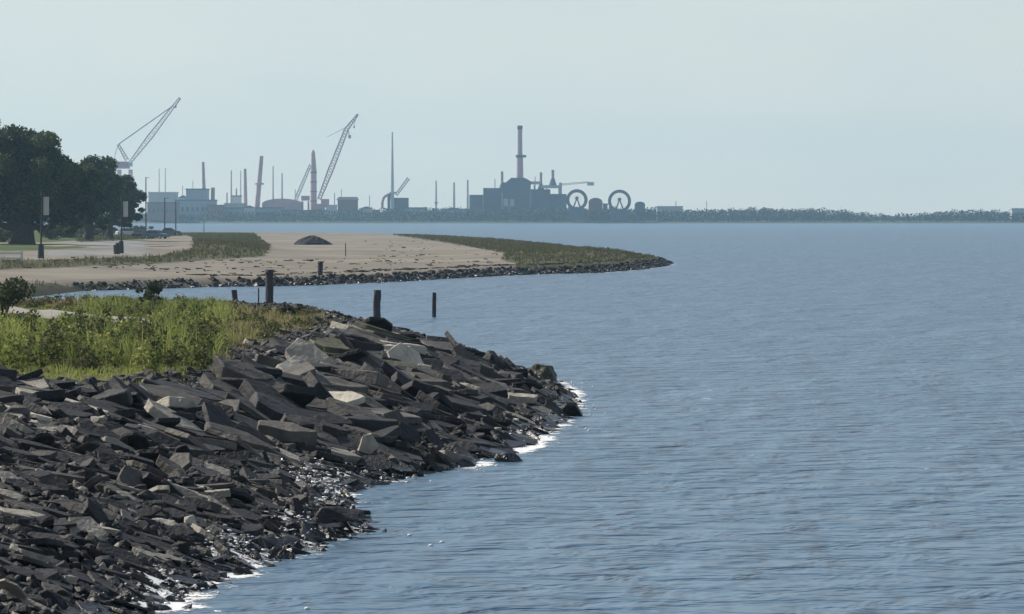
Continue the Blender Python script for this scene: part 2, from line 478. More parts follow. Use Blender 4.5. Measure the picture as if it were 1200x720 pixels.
def roughen(bm, seed, amt=.03):
    """chipped, uneven faces"""
    bmesh.ops.triangulate(bm, faces=bm.faces[:])
    for _ in range(2):
        bmesh.ops.subdivide_edges(bm, edges=[e for e in bm.edges if e.calc_length() > .09], cuts=1, use_grid_fill=True)
        bmesh.ops.triangulate(bm, faces=[f for f in bm.faces if len(f.verts) > 3])
    off = Vector((seed * 3.1, seed * 1.7, 0))
    bm.normal_update()
    for v in bm.verts:
        n = mnoise.fractal(v.co * 5 + off, 1.0, 2.0, 4) * amt + mnoise.noise(v.co * 2.2 + off) * amt * 1.2
        v.co += v.normal * n


ROCKM = ('rock_dark', 'rock_mid', 'rock_pale', 'rock_moss')
VAR, HI = {}, {}
for kind, n in (('boulder', 9), ('wedge', 7), ('slab', 9)):
    for i in range(n):
        bm = hull_rock(100 * i + len(kind), kind)
        for mk in ROCKM:
            me = bpy.data.meshes.new(kind); bm.to_mesh(me); me.materials.append(M[mk]); VAR[kind, i, mk] = me
        roughen(bm, i + 11 * len(kind), .034 if kind != 'slab' else .016)
        for mk in ROCKM:
            me = bpy.data.meshes.new(kind); bm.to_mesh(me); me.materials.append(M[mk]); HI[kind, i, mk] = me
        bm.free()
NV = {'boulder': 9, 'wedge': 7, 'slab': 9}

# darts: (x, y, size), large ones first
cells = {}
def free(x, y, s, k=.30):
    cx, cy = int(x // 1.0), int(y // 1.0)
    for i in range(cx - 2, cx + 3):
        for j in range(cy - 2, cy + 3):
            for (a, b, t) in cells.get((i, j), ()):
                if (a - x) ** 2 + ((b - y)) ** 2 < (k * (s + t)) ** 2: return False
    cells.setdefault((cx, cy), []).append((x, y, s)); return True


rocks = []
NC = 60000
cx = rng.uniform(-13, 3.2, NC); cy = 38 + (178 - 38) * rng.uniform(0, 1, NC) ** 1.25
cd = sdist(SHORE, cx, cy); cg = sdist(GRASS, cx, cy)
keep = (cd > -.45) & (cg < .5) & (cd < 11)
cx, cy, cd, cg = cx[keep], cy[keep], cd[keep], cg[keep]
big = np.clip((cy - 60) / 22, 0, 1) * np.clip((cd - .5) / 1.6, 0, 1)          # far upper bank carries the big slabs
u = rng.uniform(0, 1, len(cx))
size = .20 + .32 * u ** 1.7 + big * (.06 + .85 * rng.uniform(0, 1, len(cx)) ** 3.0)
size = np.where(cy > 120, np.minimum(size, .50), size); size = np.where(cy > 132, np.minimum(size, .34), size)
size = np.where(cg > -1.0, np.minimum(size, .42), size)
size = np.where(cd < .6, .17 + .3 * u ** 1.6 + np.where(cy > 78, .05 + .22 * u ** 2, 0), size)
order = np.argsort(-size)
for i in order:
    x, y, s = float(cx[i]), float(cy[i]), float(size[i])
    if free(x, y, s): rocks.append([x, y, s, float(cd[i]), float(cg[i]), float(big[i])])
RN = random.Random(5)
lone = (at(597, 544, 83.4).x, 83.4)


def zone_of(d, g, y):
    if d < .15: return 'standing in the water at the bank foot'
    if d < .75: return 'along the wet waterline'
    if g > -.9: return 'at the edge of the grass'
    if y > 118: return 'on the far crest of the bank'
    if y > 96: return 'near the tip of the point'
    if y > 76: return 'on the slab strewn slope'
    if y > 62: return 'on the lower slope among small rubble'
    return 'on the nearest rubble slope'


recs = []
for (x, y, s, d, g_, bg) in rocks:
    if s > .36 and RN.random() < (.5 if s < .45 else .97): kind = 'slab'; s *= 1.5
    else: kind = 'boulder' if RN.random() < .55 else 'wedge'
    z = float(land_z(np.array([x]), np.array([y]))[0][0])
    mk = RN.random()
    mk = 'rock_pale' if mk < (.085 if d > .8 else .08) else 'rock_mid' if mk < .36 else 'rock_moss' if (mk < .40 and y > 95) else 'rock_dark'
    # downhill direction = away from land
    e = .4
    gx = float(land_z(np.array([x + e]), np.array([y]))[0][0] - land_z(np.array([x - e]), np.array([y]))[0][0]) / (2 * e)
    gy = float(land_z(np.array([x]), np.array([y + e]))[0][0] - land_z(np.array([x]), np.array([y - e]))[0][0]) / (2 * e)
    nrm = Vector((-gx, -gy, 1)).normalized()
    q = Vector((0, 0, 1)).rotation_difference(nrm)
    tilt = RN.gauss(0, 16) if kind == 'slab' else RN.gauss(0, 22)
    steep = kind == 'slab' and RN.random() < .05
    if steep: tilt = RN.uniform(28, 55); s *= .75
    q = q @ Quaternion((math.cos(a := RN.uniform(0, 6.28)), math.sin(a), 0), math.radians(tilt)) @ Quaternion((0, 0, 1), RN.gauss(-.35, .6) if kind == 'slab' else RN.uniform(0, 6.28))
    lift = s * (.07 if kind == 'slab' else .08) + (s * .16 if steep else 0)
    px, py = px_of(x, y, z)
    inv = -20 < px < 1180 and py < 735
    area = (s * F / y) ** 2 * (.5 if kind == 'slab' else 1) * (1.0 if inv else 0)
    if inv and (y > 128 and d < 1.2): area *= .2
    sc = (s * RN.uniform(.95, 1.2), s * (RN.uniform(.55, 1.0) if kind == 'slab' else RN.uniform(.8, 1.1)), s * (RN.uniform(.4, 1.05) if kind == 'slab' else RN.uniform(.5, .8)))
    recs.append(dict(p=(x, y, z + lift), s=s, sc=sc, q=q, kind=kind, mk=mk, d=d, g=g_, area=area, steep=steep, v=RN.randrange(NV[kind]), px=px, py=py))

# the picked-out pieces of the photo: pale tilted slabs, the lone block in the water, the green-topped boulder at the tip
def special(px, py, Y, s, kind, mk, rot, label, sc=(1, 1, 1), v=0, dz=0, mk_hit=True):
    Ys = np.arange(40, 160, .1); z_ = land_z((px - 600) / F * Ys, Ys)[0] + .22     # where the line of sight meets the stone surface
    hit = px_of(0, Ys, z_)[1] <= py
    if mk_hit and hit.any(): Y = float(Ys[int(np.argmax(hit))]) - .3
    p = at(px, py, Y)
    recs.append(dict(p=(p.x, p.y, p.z + dz), s=s, sc=tuple(s * k for k in sc), q=Euler([math.radians(a) for a in rot]).to_quaternion(), kind=kind, mk=mk, d=3, g=-3, area=1e9, steep=False, v=v, px=px, py=py, label=label))


special(474, 424, 104, 1.15, 'slab', 'rock_pale', (62, -38, 20), 'tall pale broken slab standing tilted on the crest of the point', (.8, 1, 1.1), 2)
special(611, 466, 103, 1.0, 'slab', 'rock_pale', (10, 6, 10), 'pale flat slab jutting out above the waterline near the tip of the point', (1.1, .8, 1.3), 3)
special(431, 521, 82, .62, 'slab', 'rock_pale', (70, -70, 35), 'thin pale slab standing upright in the middle of the dark slab slope', (.8, .8, 1), 4)
special(292, 444, 84, 1.7, 'slab', 'rock_mid', (18, 24, -12), 'long grey slab dipping towards the water just under the grass', (1.2, .6, 1.2), 5)
special(335, 508, 79, 1.3, 'slab', 'rock_mid', (10, 8, 5), 'broad grey slab lying flat on the middle of the slab slope', (1.1, .8, 1.2), 1)
special(118, 494, 66, .36, 'wedge', 'rock_pale', (60, 15, 50), 'small pale chip of concrete standing on the dark slope under the grass', (.7, .9, 1.2), 1)
special(598, 541, 83.4, .72, 'boulder', 'rock_dark', (4, 3, 8), 'dark block alone in the water off the end of the point', (.95, .9, .8), 3, .02, False)
special(636, 440, 111, .95, 'boulder', 'rock_moss', (0, 10, 30), 'rounded green topped boulder at the outer end of the point', (.95, 1, 1.05), 5)
special(575, 425, 114, 1.0, 'boulder', 'rock_dark', (0, 0, 70), 'humped dark boulder on the crest of the point left of the green topped one', (1.1, 1, 1), 1)
special(400, 612, 65.3, .75, 'boulder', 'rock_dark', (0, 6, -10), 'low black boulder at the tip of the small spur by the glinting foam', (1.1, 1, .8), 6)
special(508, 437, 98, 1.1, 'slab', 'rock_pale', (24, 22, -20), 'narrow pale slab sloping down beside the tall tilted one', (1, .45, 1.1), 6)

recs.sort(key=lambda r: -r['area'])
n_rock = n_slab = 0
solo, rest = [], []
for r in recs:
    if r['area'] > 0 and r['kind'] == 'slab' and n_slab < 120: n_slab += 1; solo.append(r)
    elif r['area'] > 0 and r['kind'] != 'slab' and n_rock < 290: n_rock += 1; solo.append(r)
    else: rest.append(r)
TONE = {'rock_dark': 'dark', 'rock_mid': 'mid grey', 'rock_pale': 'pale', 'rock_moss': 'greenish weedy'}
used = {}
objs = []
for r in solo:
    kind = r['kind']
    o = link('flat_stone' if kind == 'slab' else 'rock', HI[kind, r['v'], r['mk']], None, r['p'])
    o.rotation_mode = 'QUATERNION'; o.rotation_quaternion = r['q']; o.scale = r['sc']
    cat = 'slab' if kind == 'slab' else 'rock'
    if 'label' in r:
        lab = r['label']
    else:
        pxs = r['s'] * F / r['p'][1]
        szw = 'small' if pxs < 30 else 'medium' if pxs < 46 else 'large' if pxs < 75 else 'very large'
        shp = {'boulder': 'blunt boulder', 'wedge': 'wedge shaped rock', 'slab': 'broken slab'}[kind]
        if kind == 'slab': shp = ('steeply tilted ' if r['steep'] else 'flat lying ') + shp
        lab = f"{szw} {TONE[r['mk']]} {shp} {zone_of(r['d'], r['g'], r['p'][1])}"
    tag(o, lab, cat); used.setdefault(lab, []).append(o); objs.append(o)
for lab, os_ in used.items():
    for o in os_:
        o['group'] = lab.replace('slab ', 'slabs ', 1).replace('boulder ', 'boulders ', 1).replace('rock ', 'rocks ', 1) if len(os_) > 1 else ('slabs of the rubble bank' if o['category'] == 'slab' else 'rocks of the rubble bank')


def merge(recs_, name, mk_of, lowpoly=None):
    """many stones too small to count as ONE object"""
    Vs, Fs, Mi, base = [], [], [], 0
    cache = {}
    for r in recs_:
        key = (r['kind'], r['v'])
        if key not in cache:
            me = VAR[r['kind'], r['v'], 'rock_dark']
            vv = np.empty(len(me.vertices) * 3, np.float32); me.vertices.foreach_get('co', vv)
            cache[key] = (vv.reshape(-1, 3), [tuple(p.vertices) for p in me.polygons])
        vv, ff = cache[key]
        R = np.array(r['q'].to_matrix()) @ np.diag(r['sc'])
        Vs.append(vv @ R.T + np.array(r['p'])); Fs += [tuple(base + i for i in f) for f in ff]
        Mi += [mk_of(r)] * len(ff); base += len(vv)
    me = bpy.data.meshes.new(name); me.from_pydata(np.concatenate(Vs).tolist(), [], Fs)
    for mk in ROCKM: me.materials.append(M[mk])
    me.polygons.foreach_set('material_index', Mi)
    return link(name, me)


fill = []
NCF = 26000
fx = rng.uniform(-13, 3, NCF); fy = 40 + 136 * rng.uniform(0, 1, NCF) ** 1.6
fd = sdist(SHORE, fx, fy); fg = sdist(GRASS, fx, fy); fz = land_z(fx, fy)[0]
ok = (fd > -.35) & (fg < .35) & (fd < 10)
for x, y, z, d in zip(fx[ok], fy[ok], fz[ok], fd[ok]):
    s = RN.uniform(.10, .26) * (1 if y < 90 else 1.3)
    mr = RN.random()
    fill.append(dict(p=(x, y, z + s * .1 + RN.uniform(0, .05)), s=s, sc=(s, s * RN.uniform(.7, 1.1), s * RN.uniform(.7, 1.1)), q=Euler((RN.uniform(-.6, .6), RN.uniform(-.6, .6), RN.uniform(0, 6.28))).to_quaternion(),
                     kind='boulder' if RN.random() < .5 else 'wedge', mk='rock_pale' if mr < .08 else 'rock_mid' if mr < .4 else 'rock_dark', v=RN.randrange(7)))
rub = merge(rest + fill, 'rubble', lambda r: ROCKM.index(r['mk']))
tag(rub, 'mass of small dark rubble packed between the larger rocks of the bank', kind='stuff')

# ------------------------------------------------------------------ blades, leaves
def blades(name, P0, H, W, tint, m, nb=7, lean=.35, spread=.12):
    """tufts of curved grass blades at P0 (n,3)"""
    n = len(P0); N_ = n * nb
    p = np.repeat(P0, nb, 0); h = np.repeat(H, nb) * rng.uniform(.55, 1.1, N_); wd = np.repeat(W, nb)
    t = np.clip(np.repeat(tint, nb) + rng.normal(0, .09, N_), 0, 1)
    sp = np.repeat(np.minimum(H * .35, spread * 2), nb)
    p = p + np.stack([rng.normal(0, 1, N_) * sp, rng.normal(0, 1, N_) * sp, np.zeros(N_)], 1)
    th = rng.uniform(0, 6.283, N_); ln = np.abs(rng.normal(0, lean, N_)) * h
    dx, dy = np.cos(th) * ln, np.sin(th) * ln
    ph = rng.uniform(0, 6.283, N_); ax, ay = np.cos(ph) * wd / 2, np.sin(ph) * wd / 2
    V = np.empty((N_, 5, 3))
    V[:, 0] = p - np.stack([ax, ay, np.zeros(N_) + .03], 1); V[:, 1] = p + np.stack([ax, ay, np.zeros(N_) - .03], 1)
    mid = p + np.stack([dx * .35, dy * .35, h * .6], 1)
    V[:, 2] = mid + np.stack([ax, ay, 0 * h], 1) * .75; V[:, 3] = mid - np.stack([ax, ay, 0 * h], 1) * .75
    V[:, 4] = p + np.stack([dx, dy, h], 1)
    b = np.arange(N_) * 5
    F3 = np.concatenate([np.stack([b, b + 1, b + 2], 1), np.stack([b, b + 2, b + 3], 1), np.stack([b + 3, b + 2, b + 4], 1)])
    me = mesh_np(name, V.reshape(-1, 3), F3, m)
    set_attr(me, np.repeat(t, 5))
    return link(name, me)


def leaves_mesh(name, C, R, n, size, m, parent=None, tintj=.25, flat=.75, loc=None, shell=.55, ct=None):
    """leaf faces scattered through clumps: C (k,3) centres, R (k,) radii"""
    C = np.asarray(C, float); R = np.asarray(R, float)
    wgt = R ** 2; k = rng.choice(len(C), n, p=wgt / wgt.sum())
    v = rng.normal(0, 1, (n, 3)); v /= np.linalg.norm(v, axis=1)[:, None]
    r = R[k] * (shell + (1 - shell) * rng.uniform(0, 1, n) ** .5) * rng.uniform(.8, 1.25, n)
    p = C[k] + v * r[:, None] * np.array([1, 1, flat])
    a = rng.normal(0, 1, (n, 3)); a /= np.linalg.norm(a, axis=1)[:, None]
    c = np.cross(a, rng.normal(0, 1, (n, 3))); c /= np.linalg.norm(c, axis=1)[:, None]
    s = size * rng.uniform(.5, 1.3, n)[:, None]
    V = np.stack([p - a * s * .5, p + c * s * .32, p + a * s * .5, p - c * s * .32], 1).reshape(-1, 3)
    Q = np.arange(4 * n).reshape(-1, 4)
    me = mesh_np(name, V, Q, m)
    ct = rng.uniform(0, 1, len(C)) if ct is None else np.asarray(ct)
    set_attr(me, np.repeat(np.clip(.15 + .6 * ct[k] + rng.normal(0, tintj * .5, n), 0, 1), 4))
    return link(name, me, parent, loc)


# grass on the near bank
NG = 26000
gx = rng.uniform(-26, -4.5, NG); gy = 76 + (176 - 76) * rng.uniform(0, 1, NG) ** 1.1
gdist = sdist(GRASS, gx, gy); gz = land_z(gx, gy)[0]
gpx, gpy = px_of(gx, gy, gz)
pd = np.full(NG, 1e9)
for (ax, ay), (bx, by) in zip(PATHL, PATHL[1:]):
    t = np.clip(((gx - ax) * (bx - ax) + (gy - ay) * (by - ay)) / ((bx - ax) ** 2 + (by - ay) ** 2), 0, 1)
    pd = np.minimum(pd, np.hypot(gx - ax - t * (bx - ax), gy - ay - t * (by - ay)))
patch = wob(gx, gy, 3.5, 2); patch2 = wob(gx, gy, 7, 1)
finep = np.clip(1.1 * wob(gx, gy * .5, 1.1, 0), -1, 1)
ok = (gdist > -.15 + .25 * patch) & (pd > 1.05) & (gpx > -90)
height = .36 + .20 * patch + .1 * patch2
tint = .62 + .22 * patch + .12 * patch2
nearstrip = gy < 85.5 + 1.5 * patch2
height = np.where(nearstrip & (gdist < 5), .16 + .05 * patch, height)
tint = np.where(nearstrip & (gdist < 5), .95 + .1 * patch, tint)
tall = (gy > 86) & (gy < 104) & (gpx < 250)
height = np.where(tall, .62 + .25 * patch, height); tint = np.where(tall, .80 + .16 * patch + .1 * patch2, tint)
height = np.where(finep < -.35, height * .45, height); tint = np.where(finep < -.5, tint - .25, tint)
dry = (gpx > 255 + 25 * patch2) | (gy > 140)
height = np.where(dry, .24 + .14 * patch + .08 * patch2, height); tint = np.where(dry, .22 + .2 * patch + .15 * patch2, tint)
height = np.where(gpx > 265, np.minimum(height, .20 + .08 * finep), height); tint = np.where(gpx > 275, np.minimum(tint, .34 + .2 * finep), tint)
front = ((gpx < 95 + 8 * patch) & (gpy > 360) & (gpy < 393)) | ((gpx > 145) & (gpx < 215) & (gpy > 370) & (gpy < 392))
height = np.where(front, .10, height); tint = np.where(front, .72 + .2 * patch, tint)
height = np.clip(.8 * height * (1 + .45 * finep) * rng.uniform(.65, 1.3, NG), .06, 1.1)
tint = tint + .10 * finep + rng.normal(0, .05, NG)
dens = rng.uniform(0, 1, NG) < np.where(patch < -.6, .3, np.where(finep < -.55, .45, 1)) * np.where(gpx > 285, .55, 1)
ok &= dens
tg = blades('tall_grass', np.stack([gx, gy, gz], 1)[ok], height[ok], np.where(height > .3, .022, .018)[ok] * (gy[ok] / 85), np.clip(tint, 0, 1)[ok], M['grass'], nb=9, lean=.5)
tag(tg, 'green and straw coloured grass growing on top of the rubble bank', kind='stuff')


def weeds():
    C, Rr, T = [], [], []
    i = 0
    while i < 1500:
        x, y = random.uniform(-24, -4.8), 84 + 80 * random.random() ** 1.3
        a = np.array([x]), np.array([y]); gd_ = sdist(GRASS, *a)[0]
        if gd_ < .25: i += 1; continue
        z = gz_at(x, y); px, py = px_of(x, y, z); i += 1
        if px < -60: continue
        dmin = min(((Vector((x, y)) - Vector(q)).length for q in PATHL))
        seg = min(abs((Vector((x, y)) - Vector(p)).cross((Vector(q) - Vector(p)).normalized())) for p, q in zip(PATHL, PATHL[1:]) if min(p[1], q[1]) - 1 < y < max(p[1], q[1]) + 1) if y > PATHL[-1][1] - 1 and y < PATHL[0][1] else 9
        if seg < 1.3: continue
        if px < 98 and 362 < py < 394 or 145 < px < 215 and 372 < py < 390: hgt = .14
        elif y < 104 and px < 250: hgt = random.uniform(.25, .95)
        elif px > 262: hgt = random.uniform(.08, .24)
        else: hgt = random.uniform(.12, .32) if y > 135 else random.uniform(.2, .5)
        if px > 275 and random.random() < .5: continue
        tt = random.uniform(-.25, .35) if (px > 262 or y > 140) else random.uniform(0, 1.15)
        k = max(2, int(hgt / .13))
        for j in range(k):
            C.append((x + random.gauss(0, .08), y + random.gauss(0, .1), z + hgt * (j + .4) / k)); Rr.append(.17 * (1.15 - .6 * j / k) * random.uniform(.7, 1.3)); T.append(tt)
    return leaves_mesh('weeds', C, Rr, 85000, .085, M['weed'], shell=.2, flat=1.1, ct=T)


M['weed'] = attr_mat('weed leaves', [(0, (.16, .125, .07)), (1, (.46, .44, .16)), (.25, (.045, .06, .024)), (.48, (.10, .13, .04)), (.75, (.27, .30, .085))], .7, .4)


def shrub(name, label, loc, R, h, nclump, n, leaf, group=None, m='shrub', cat='shrub'):
    o = empty(name, loc); tag(o, label, cat, group)
    C = [(random.gauss(0, R * .45), random.gauss(0, R * .45), h * random.uniform(.25, .72)) for _ in range(nclump)]
    leaves_mesh('foliage', C, [min(R, h) * random.uniform(.28, .45) for _ in C], n, leaf, M[m], o)
    st = MB()
    for c in C[:6]: st.tube((random.uniform(-.1, .1), random.uniform(-.1, .1), -.1), c, .03 * h, .012 * h, 5)
    st.build('stem', M['bark'], o)
    return o


def gz_at(x, y): return float(land_z(np.array([x]), np.array([y]))[0][0])


def on_bank(px, Y):
    x = (px - 600) / F * Y; return Vector((x, Y, gz_at(x, Y)))


tag(weeds(), 'leafy yellow green weeds growing among the grass of the bank', kind='stuff')
shrub('shrub', 'big dark leafy shrub at the left end of the grassy bank', on_bank(4, 125), 1.0, 1.5, 16, 2600, .12)
shrub('shrub', 'upright dark green bush against the cove water behind the path', on_bank(180, 138), .42, 1.05, 9, 900, .10)
shrub('shrub', 'low dark weedy bush beside the tall black piling', on_bank(340, 131), .35, .26, 8, 600, .09)
shrub('shrub', 'low clump of weeds on the stones behind the piling', on_bank(392, 134), .5, .3, 6, 400, .09)

# ------------------------------------------------------------------ wooden pilings and stakes
def piling(name, label, px, ytop, Y, zbot, r, cat='piling', group=None, lean=(0, 0), cap=False, band=True):
    top = at(px, ytop, Y)
    o = empty(name, (top.x, Y, zbot)); tag(o, label, cat, group)
    h = top.z - zbot
    mb = MB().tube((0, 0, 0), (lean[0], lean[1], h), r, r * .92, 14, 8, r * .05)
    mb.build('shaft', M['wood'], o, smooth=False)
    if cap:
        MB().tube((lean[0], lean[1], h - .02), (lean[0], lean[1], h + .1), r * 1.35, r * 1.1, 12).build('cap', M['metal_dark'], o)
    if band:
        MB().tube((lean[0] * .45, lean[1] * .45, h * .45), (lean[0] * .5, lean[1] * .5, h * .5), r * 1.25, r * 1.25, 12).build('band', M['metal_dark'], o)
    return o


piling('piling', 'tall thick black piling with a capped top rising behind the grassy bank', 316, 319, 168, -1.2, .17, cap=True, group='old pilings in the cove')
piling('piling', 'thick dark piling standing in the cove water off the rubble point', 441, 340, 197, -1.2, .19, group='old pilings in the cove', lean=(.06, 0), band=False)
piling('piling', 'short thin dark piling standing farthest out in the open water', 508.5, 343, 202, -1.2, .105, group='old pilings in the cove', lean=(.02, 0), band=False)
piling('piling', 'thin dark post at the foot of the sand spit rocks', 375.5, 308, 300, -1.0, .19, group='old pilings in the cove', cap=True, band=False)
piling('stake', 'short dark stake leaning left above the dry grass', 282, 340, 154, -.6, .11, 'stake', lean=(-.25, 0), band=False)
piling('stake', 'very thin upright stick in the cove beside the tall piling', 303, 338, 166, -1, .03, 'stake', band=False)

# ------------------------------------------------------------------ sand spit and park
SPIT = [(-29.5, 250), (-28.5, 272), (-25, 279), (-21, 288), (-16, 291), (-12.5, 300), (-9, 309), (-6.5, 320), (-3, 332), (0, 343), (4, 352), (7.5, 358), (11.5, 378), (15, 405), (16.5, 428), (15.5, 460), (14.3, 512), (10, 570), (5.4, 650),
        (0, 730), (-7, 810), (-26, 960), (-56, 1000), (-87, 1030), (-105, 1080), (-180, 1110), (-420, 1100), (-420, 250)]


def spit_z(X, Y):
    d = sdist(SPIT, X, Y)
    z = np.where(d < 0, np.maximum(.4 * d, -1.5), np.minimum(.42 * d, .70) + .28 * np.clip((d - 1.5) / 12, 0, 1))
    xr = X / Y
    park = np.clip((-.088 - xr) / .02, 0, 1) * np.clip((Y - 285) / 45, 0, 1) * np.clip(d / 8, 0, 1)
    z = z + .75 * park
    dune = np.exp(-((X / Y + .073) / .012) ** 2 - ((Y - 470) / 75) ** 2) * 1.0 * np.clip(d / 6, 0, 1)
    dune2 = np.exp(-((X / Y + .092) / .008) ** 2 - ((Y - 430) / 60) ** 2) * .5
    bar = np.exp(-((X / Y - .008) / .016) ** 2 - ((Y - 440) / 60) ** 2) * .35 * np.clip(d / 3, 0, 1)
    z = z + dune + dune2 + bar + np.clip(d / 5, 0, 1) * (.05 * wob(X, Y, 30) + .05 * wob(X, Y, 9, 1))
    return z, d


xs = np.concatenate([np.arange(-420, -130, 6.0), np.arange(-130, 20.1, 1.1)]); ys = np.concatenate([np.arange(244, 420, 1.2), np.arange(420, 1130, 3.0)])
V, Q = grid(xs, ys, lambda X, Y: spit_z(X, Y)[0])
spx, spy = px_of(V[:, 0], V[:, 1], V[:, 2])
def mask(polys, soft=3.0):
    r = np.full(len(V), -1e9)
    for p in polys: r = np.maximum(r, sdist(p, spx, spy))
    return np.clip(.5 + r / soft, 0, 1)
M['sand'] = ground_mat('beach and park ground', [('', ((.195, .172, .138), (.265, .235, .192))),
                                               ('grassy', ((.095, .09, .045), (.06, .065, .028))),
                                               ('lawn', ((.085, .11, .035), (.06, .085, .025))),
                                               ('paved', ((.23, .23, .22), (.28, .275, .265)))], .12)
me = mesh_np('sand_spit', V, Q, M['sand'])
G_POLY = [[(462, 276), (520, 284), (560, 291), (592, 297), (584, 304), (604, 309), (600, 325), (700, 335), (900, 330), (900, 290), (700, 262), (462, 270)],
          [(-300, 320), (60, 315), (100, 312), (150, 311), (230, 306), (310, 301), (318, 290), (300, 275), (255, 262), (205, 264), (226, 280), (224, 292), (190, 299), (150, 302), (60, 304), (-300, 306)],
          [(-300, 335), (40, 332), (120, 334), (175, 338), (180, 352), (-300, 352)],
          [(90, 279), (200, 270), (240, 266), (240, 273), (215, 276), (165, 281), (90, 284)]]
L_POLY = [[(-400, 297), (45, 294), (60, 290), (50, 287), (-400, 287)], [(52, 293), (110, 290), (90, 288.5), (52, 289)], [(-400, 285), (60, 284), (130, 279), (60, 262), (-400, 262)]]
P_POLY = [[(52, 294.5), (135, 293), (172, 285), (172, 297), (140, 299), (52, 300.5)], [(58, 288), (90, 284.5), (165, 281), (168, 290), (110, 290), (95, 288)]]
set_attr(me, mask(G_POLY, 4), 'grassy'); set_attr(me, mask(L_POLY, 2), 'lawn'); set_attr(me, mask(P_POLY, 2), 'paved')
me.polygons.foreach_set('use_smooth', [True] * len(me.polygons))
tag(link('sand_spit', me), kind='structure')


def on_spit(px, Y):
    x = (px - 600) / F * Y
    return Vector((x, Y, float(spit_z(np.array([x]), np.array([Y]))[0][0])))


def on_spit_py(px, py):
    """ground point of the spit seen at a photo pixel"""
    Ys = np.arange(262, 1100, .5); X = (px - 600) / F * Ys
    z = spit_z(X, Ys)[0]; yy = px_of(X, Ys, z)[1]
    i = int(np.argmax(yy <= py)) if (yy <= py).any() else int(np.argmin(yy)); return Vector((X[i], Ys[i], z[i]))


# dune grass blades
NS = 34000
sx = rng.uniform(-75, 17, NS); sy = 262 + 640 * rng.uniform(0, 1, NS) ** 1.3
sz, sdv = spit_z(sx, sy); qx, qy = px_of(sx, sy, sz)
gm = np.full(NS, -1e9)
for p in G_POLY: gm = np.maximum(gm, sdist(p, qx, qy))
ok = (gm > 1 + 1.5 * wob(sx, sy, 12)) & (sdv > .8) & (qx > -40)
hh = np.where(qx > 400, .32, .36) * rng.uniform(.5, 1.3, NS)
tt = .55 + .35 * wob(sx, sy, 14, 2) + np.where(qx > 400, .0, -.05)
dg = blades('dune_grass', np.stack([sx, sy, sz], 1)[ok], hh[ok], (.05 * sy / 330)[ok], np.clip(tt, 0, 1)[ok], M['dunegrass'], nb=6)
tag(dg, 'olive dune grass on the sand spit and along the park edge', kind='stuff')

# wrack line and scattered drift on the sand
wr = MB()
for _ in range(900):
    t = random.random() ** .8
    i = random.randrange(3, 18); (ax, ay), (bx, by) = SPIT[i], SPIT[i + 1]; f = random.random(); Ls = math.hypot(bx - ax, by - ay)
    dd = random.gauss(3.2, .5) if random.random() < .6 else random.uniform(2.5, 30)
    x, y = ax + (bx - ax) * f - (by - ay) / Ls * dd, ay + (by - ay) * f + (bx - ax) / Ls * dd
    z = float(spit_z(np.array([x]), np.array([y]))[0][0])
    if z < .5: continue
    a = random.uniform(0, 3.14); l_ = random.uniform(.12, .7); r0 = random.uniform(.02, .07)
    wr.tube((x, y, z + r0 * .5), (x + math.cos(a) * l_, y + math.sin(a) * l_, z + r0 * .5 + random.uniform(0, .05)), r0, r0 * .5, 5)
tag(wr.build('driftwood_litter', M['bark']), 'dark wrack and bits of driftwood strewn over the pale sand', kind='stuff')

# rocks edging the spit, too small to count
edge = []
cum = []
pl = SPIT[1:22]
for (ax, ay), (bx, by) in zip(pl, pl[1:]):
    Ls = math.hypot(bx - ax, by - ay)
    far = ay > 440
    for _ in range(int(Ls * (16 if not far else 6))):
        t = RN.random(); dd = RN.uniform(-.5, 1.25)
        nx_, ny_ = -(by - ay) / Ls, (bx - ax) / Ls
        x, y = ax + (bx - ax) * t + nx_ * dd, ay + (by - ay) * t + ny_ * dd
        z, d = spit_z(np.array([x]), np.array([y])); s = RN.choice((.22, .28, .34, .42, .6)) * (1 if not far else 1.2)
        s *= .75 if x < -21 else 1
        mr = RN.random()
        edge.append(dict(p=(x, y, float(z[0]) + s * .08), s=s, sc=(s * RN.uniform(.8, 1.4), s, s * RN.uniform(.6, 1)), q=Euler((RN.uniform(-.5, .5), RN.uniform(-.5, .5), RN.uniform(0, 6.28))).to_quaternion(),
                         kind='boulder' if RN.random() < .6 else 'wedge', mk='rock_pale' if mr < .02 else 'rock_mid' if mr < .08 else 'rock_dark', v=RN.randrange(7)))
tag(merge(edge, 'spit_rubble', lambda r: ROCKM.index(r['mk'])), 'band of dark stones edging the sand spit along the water', kind='stuff')

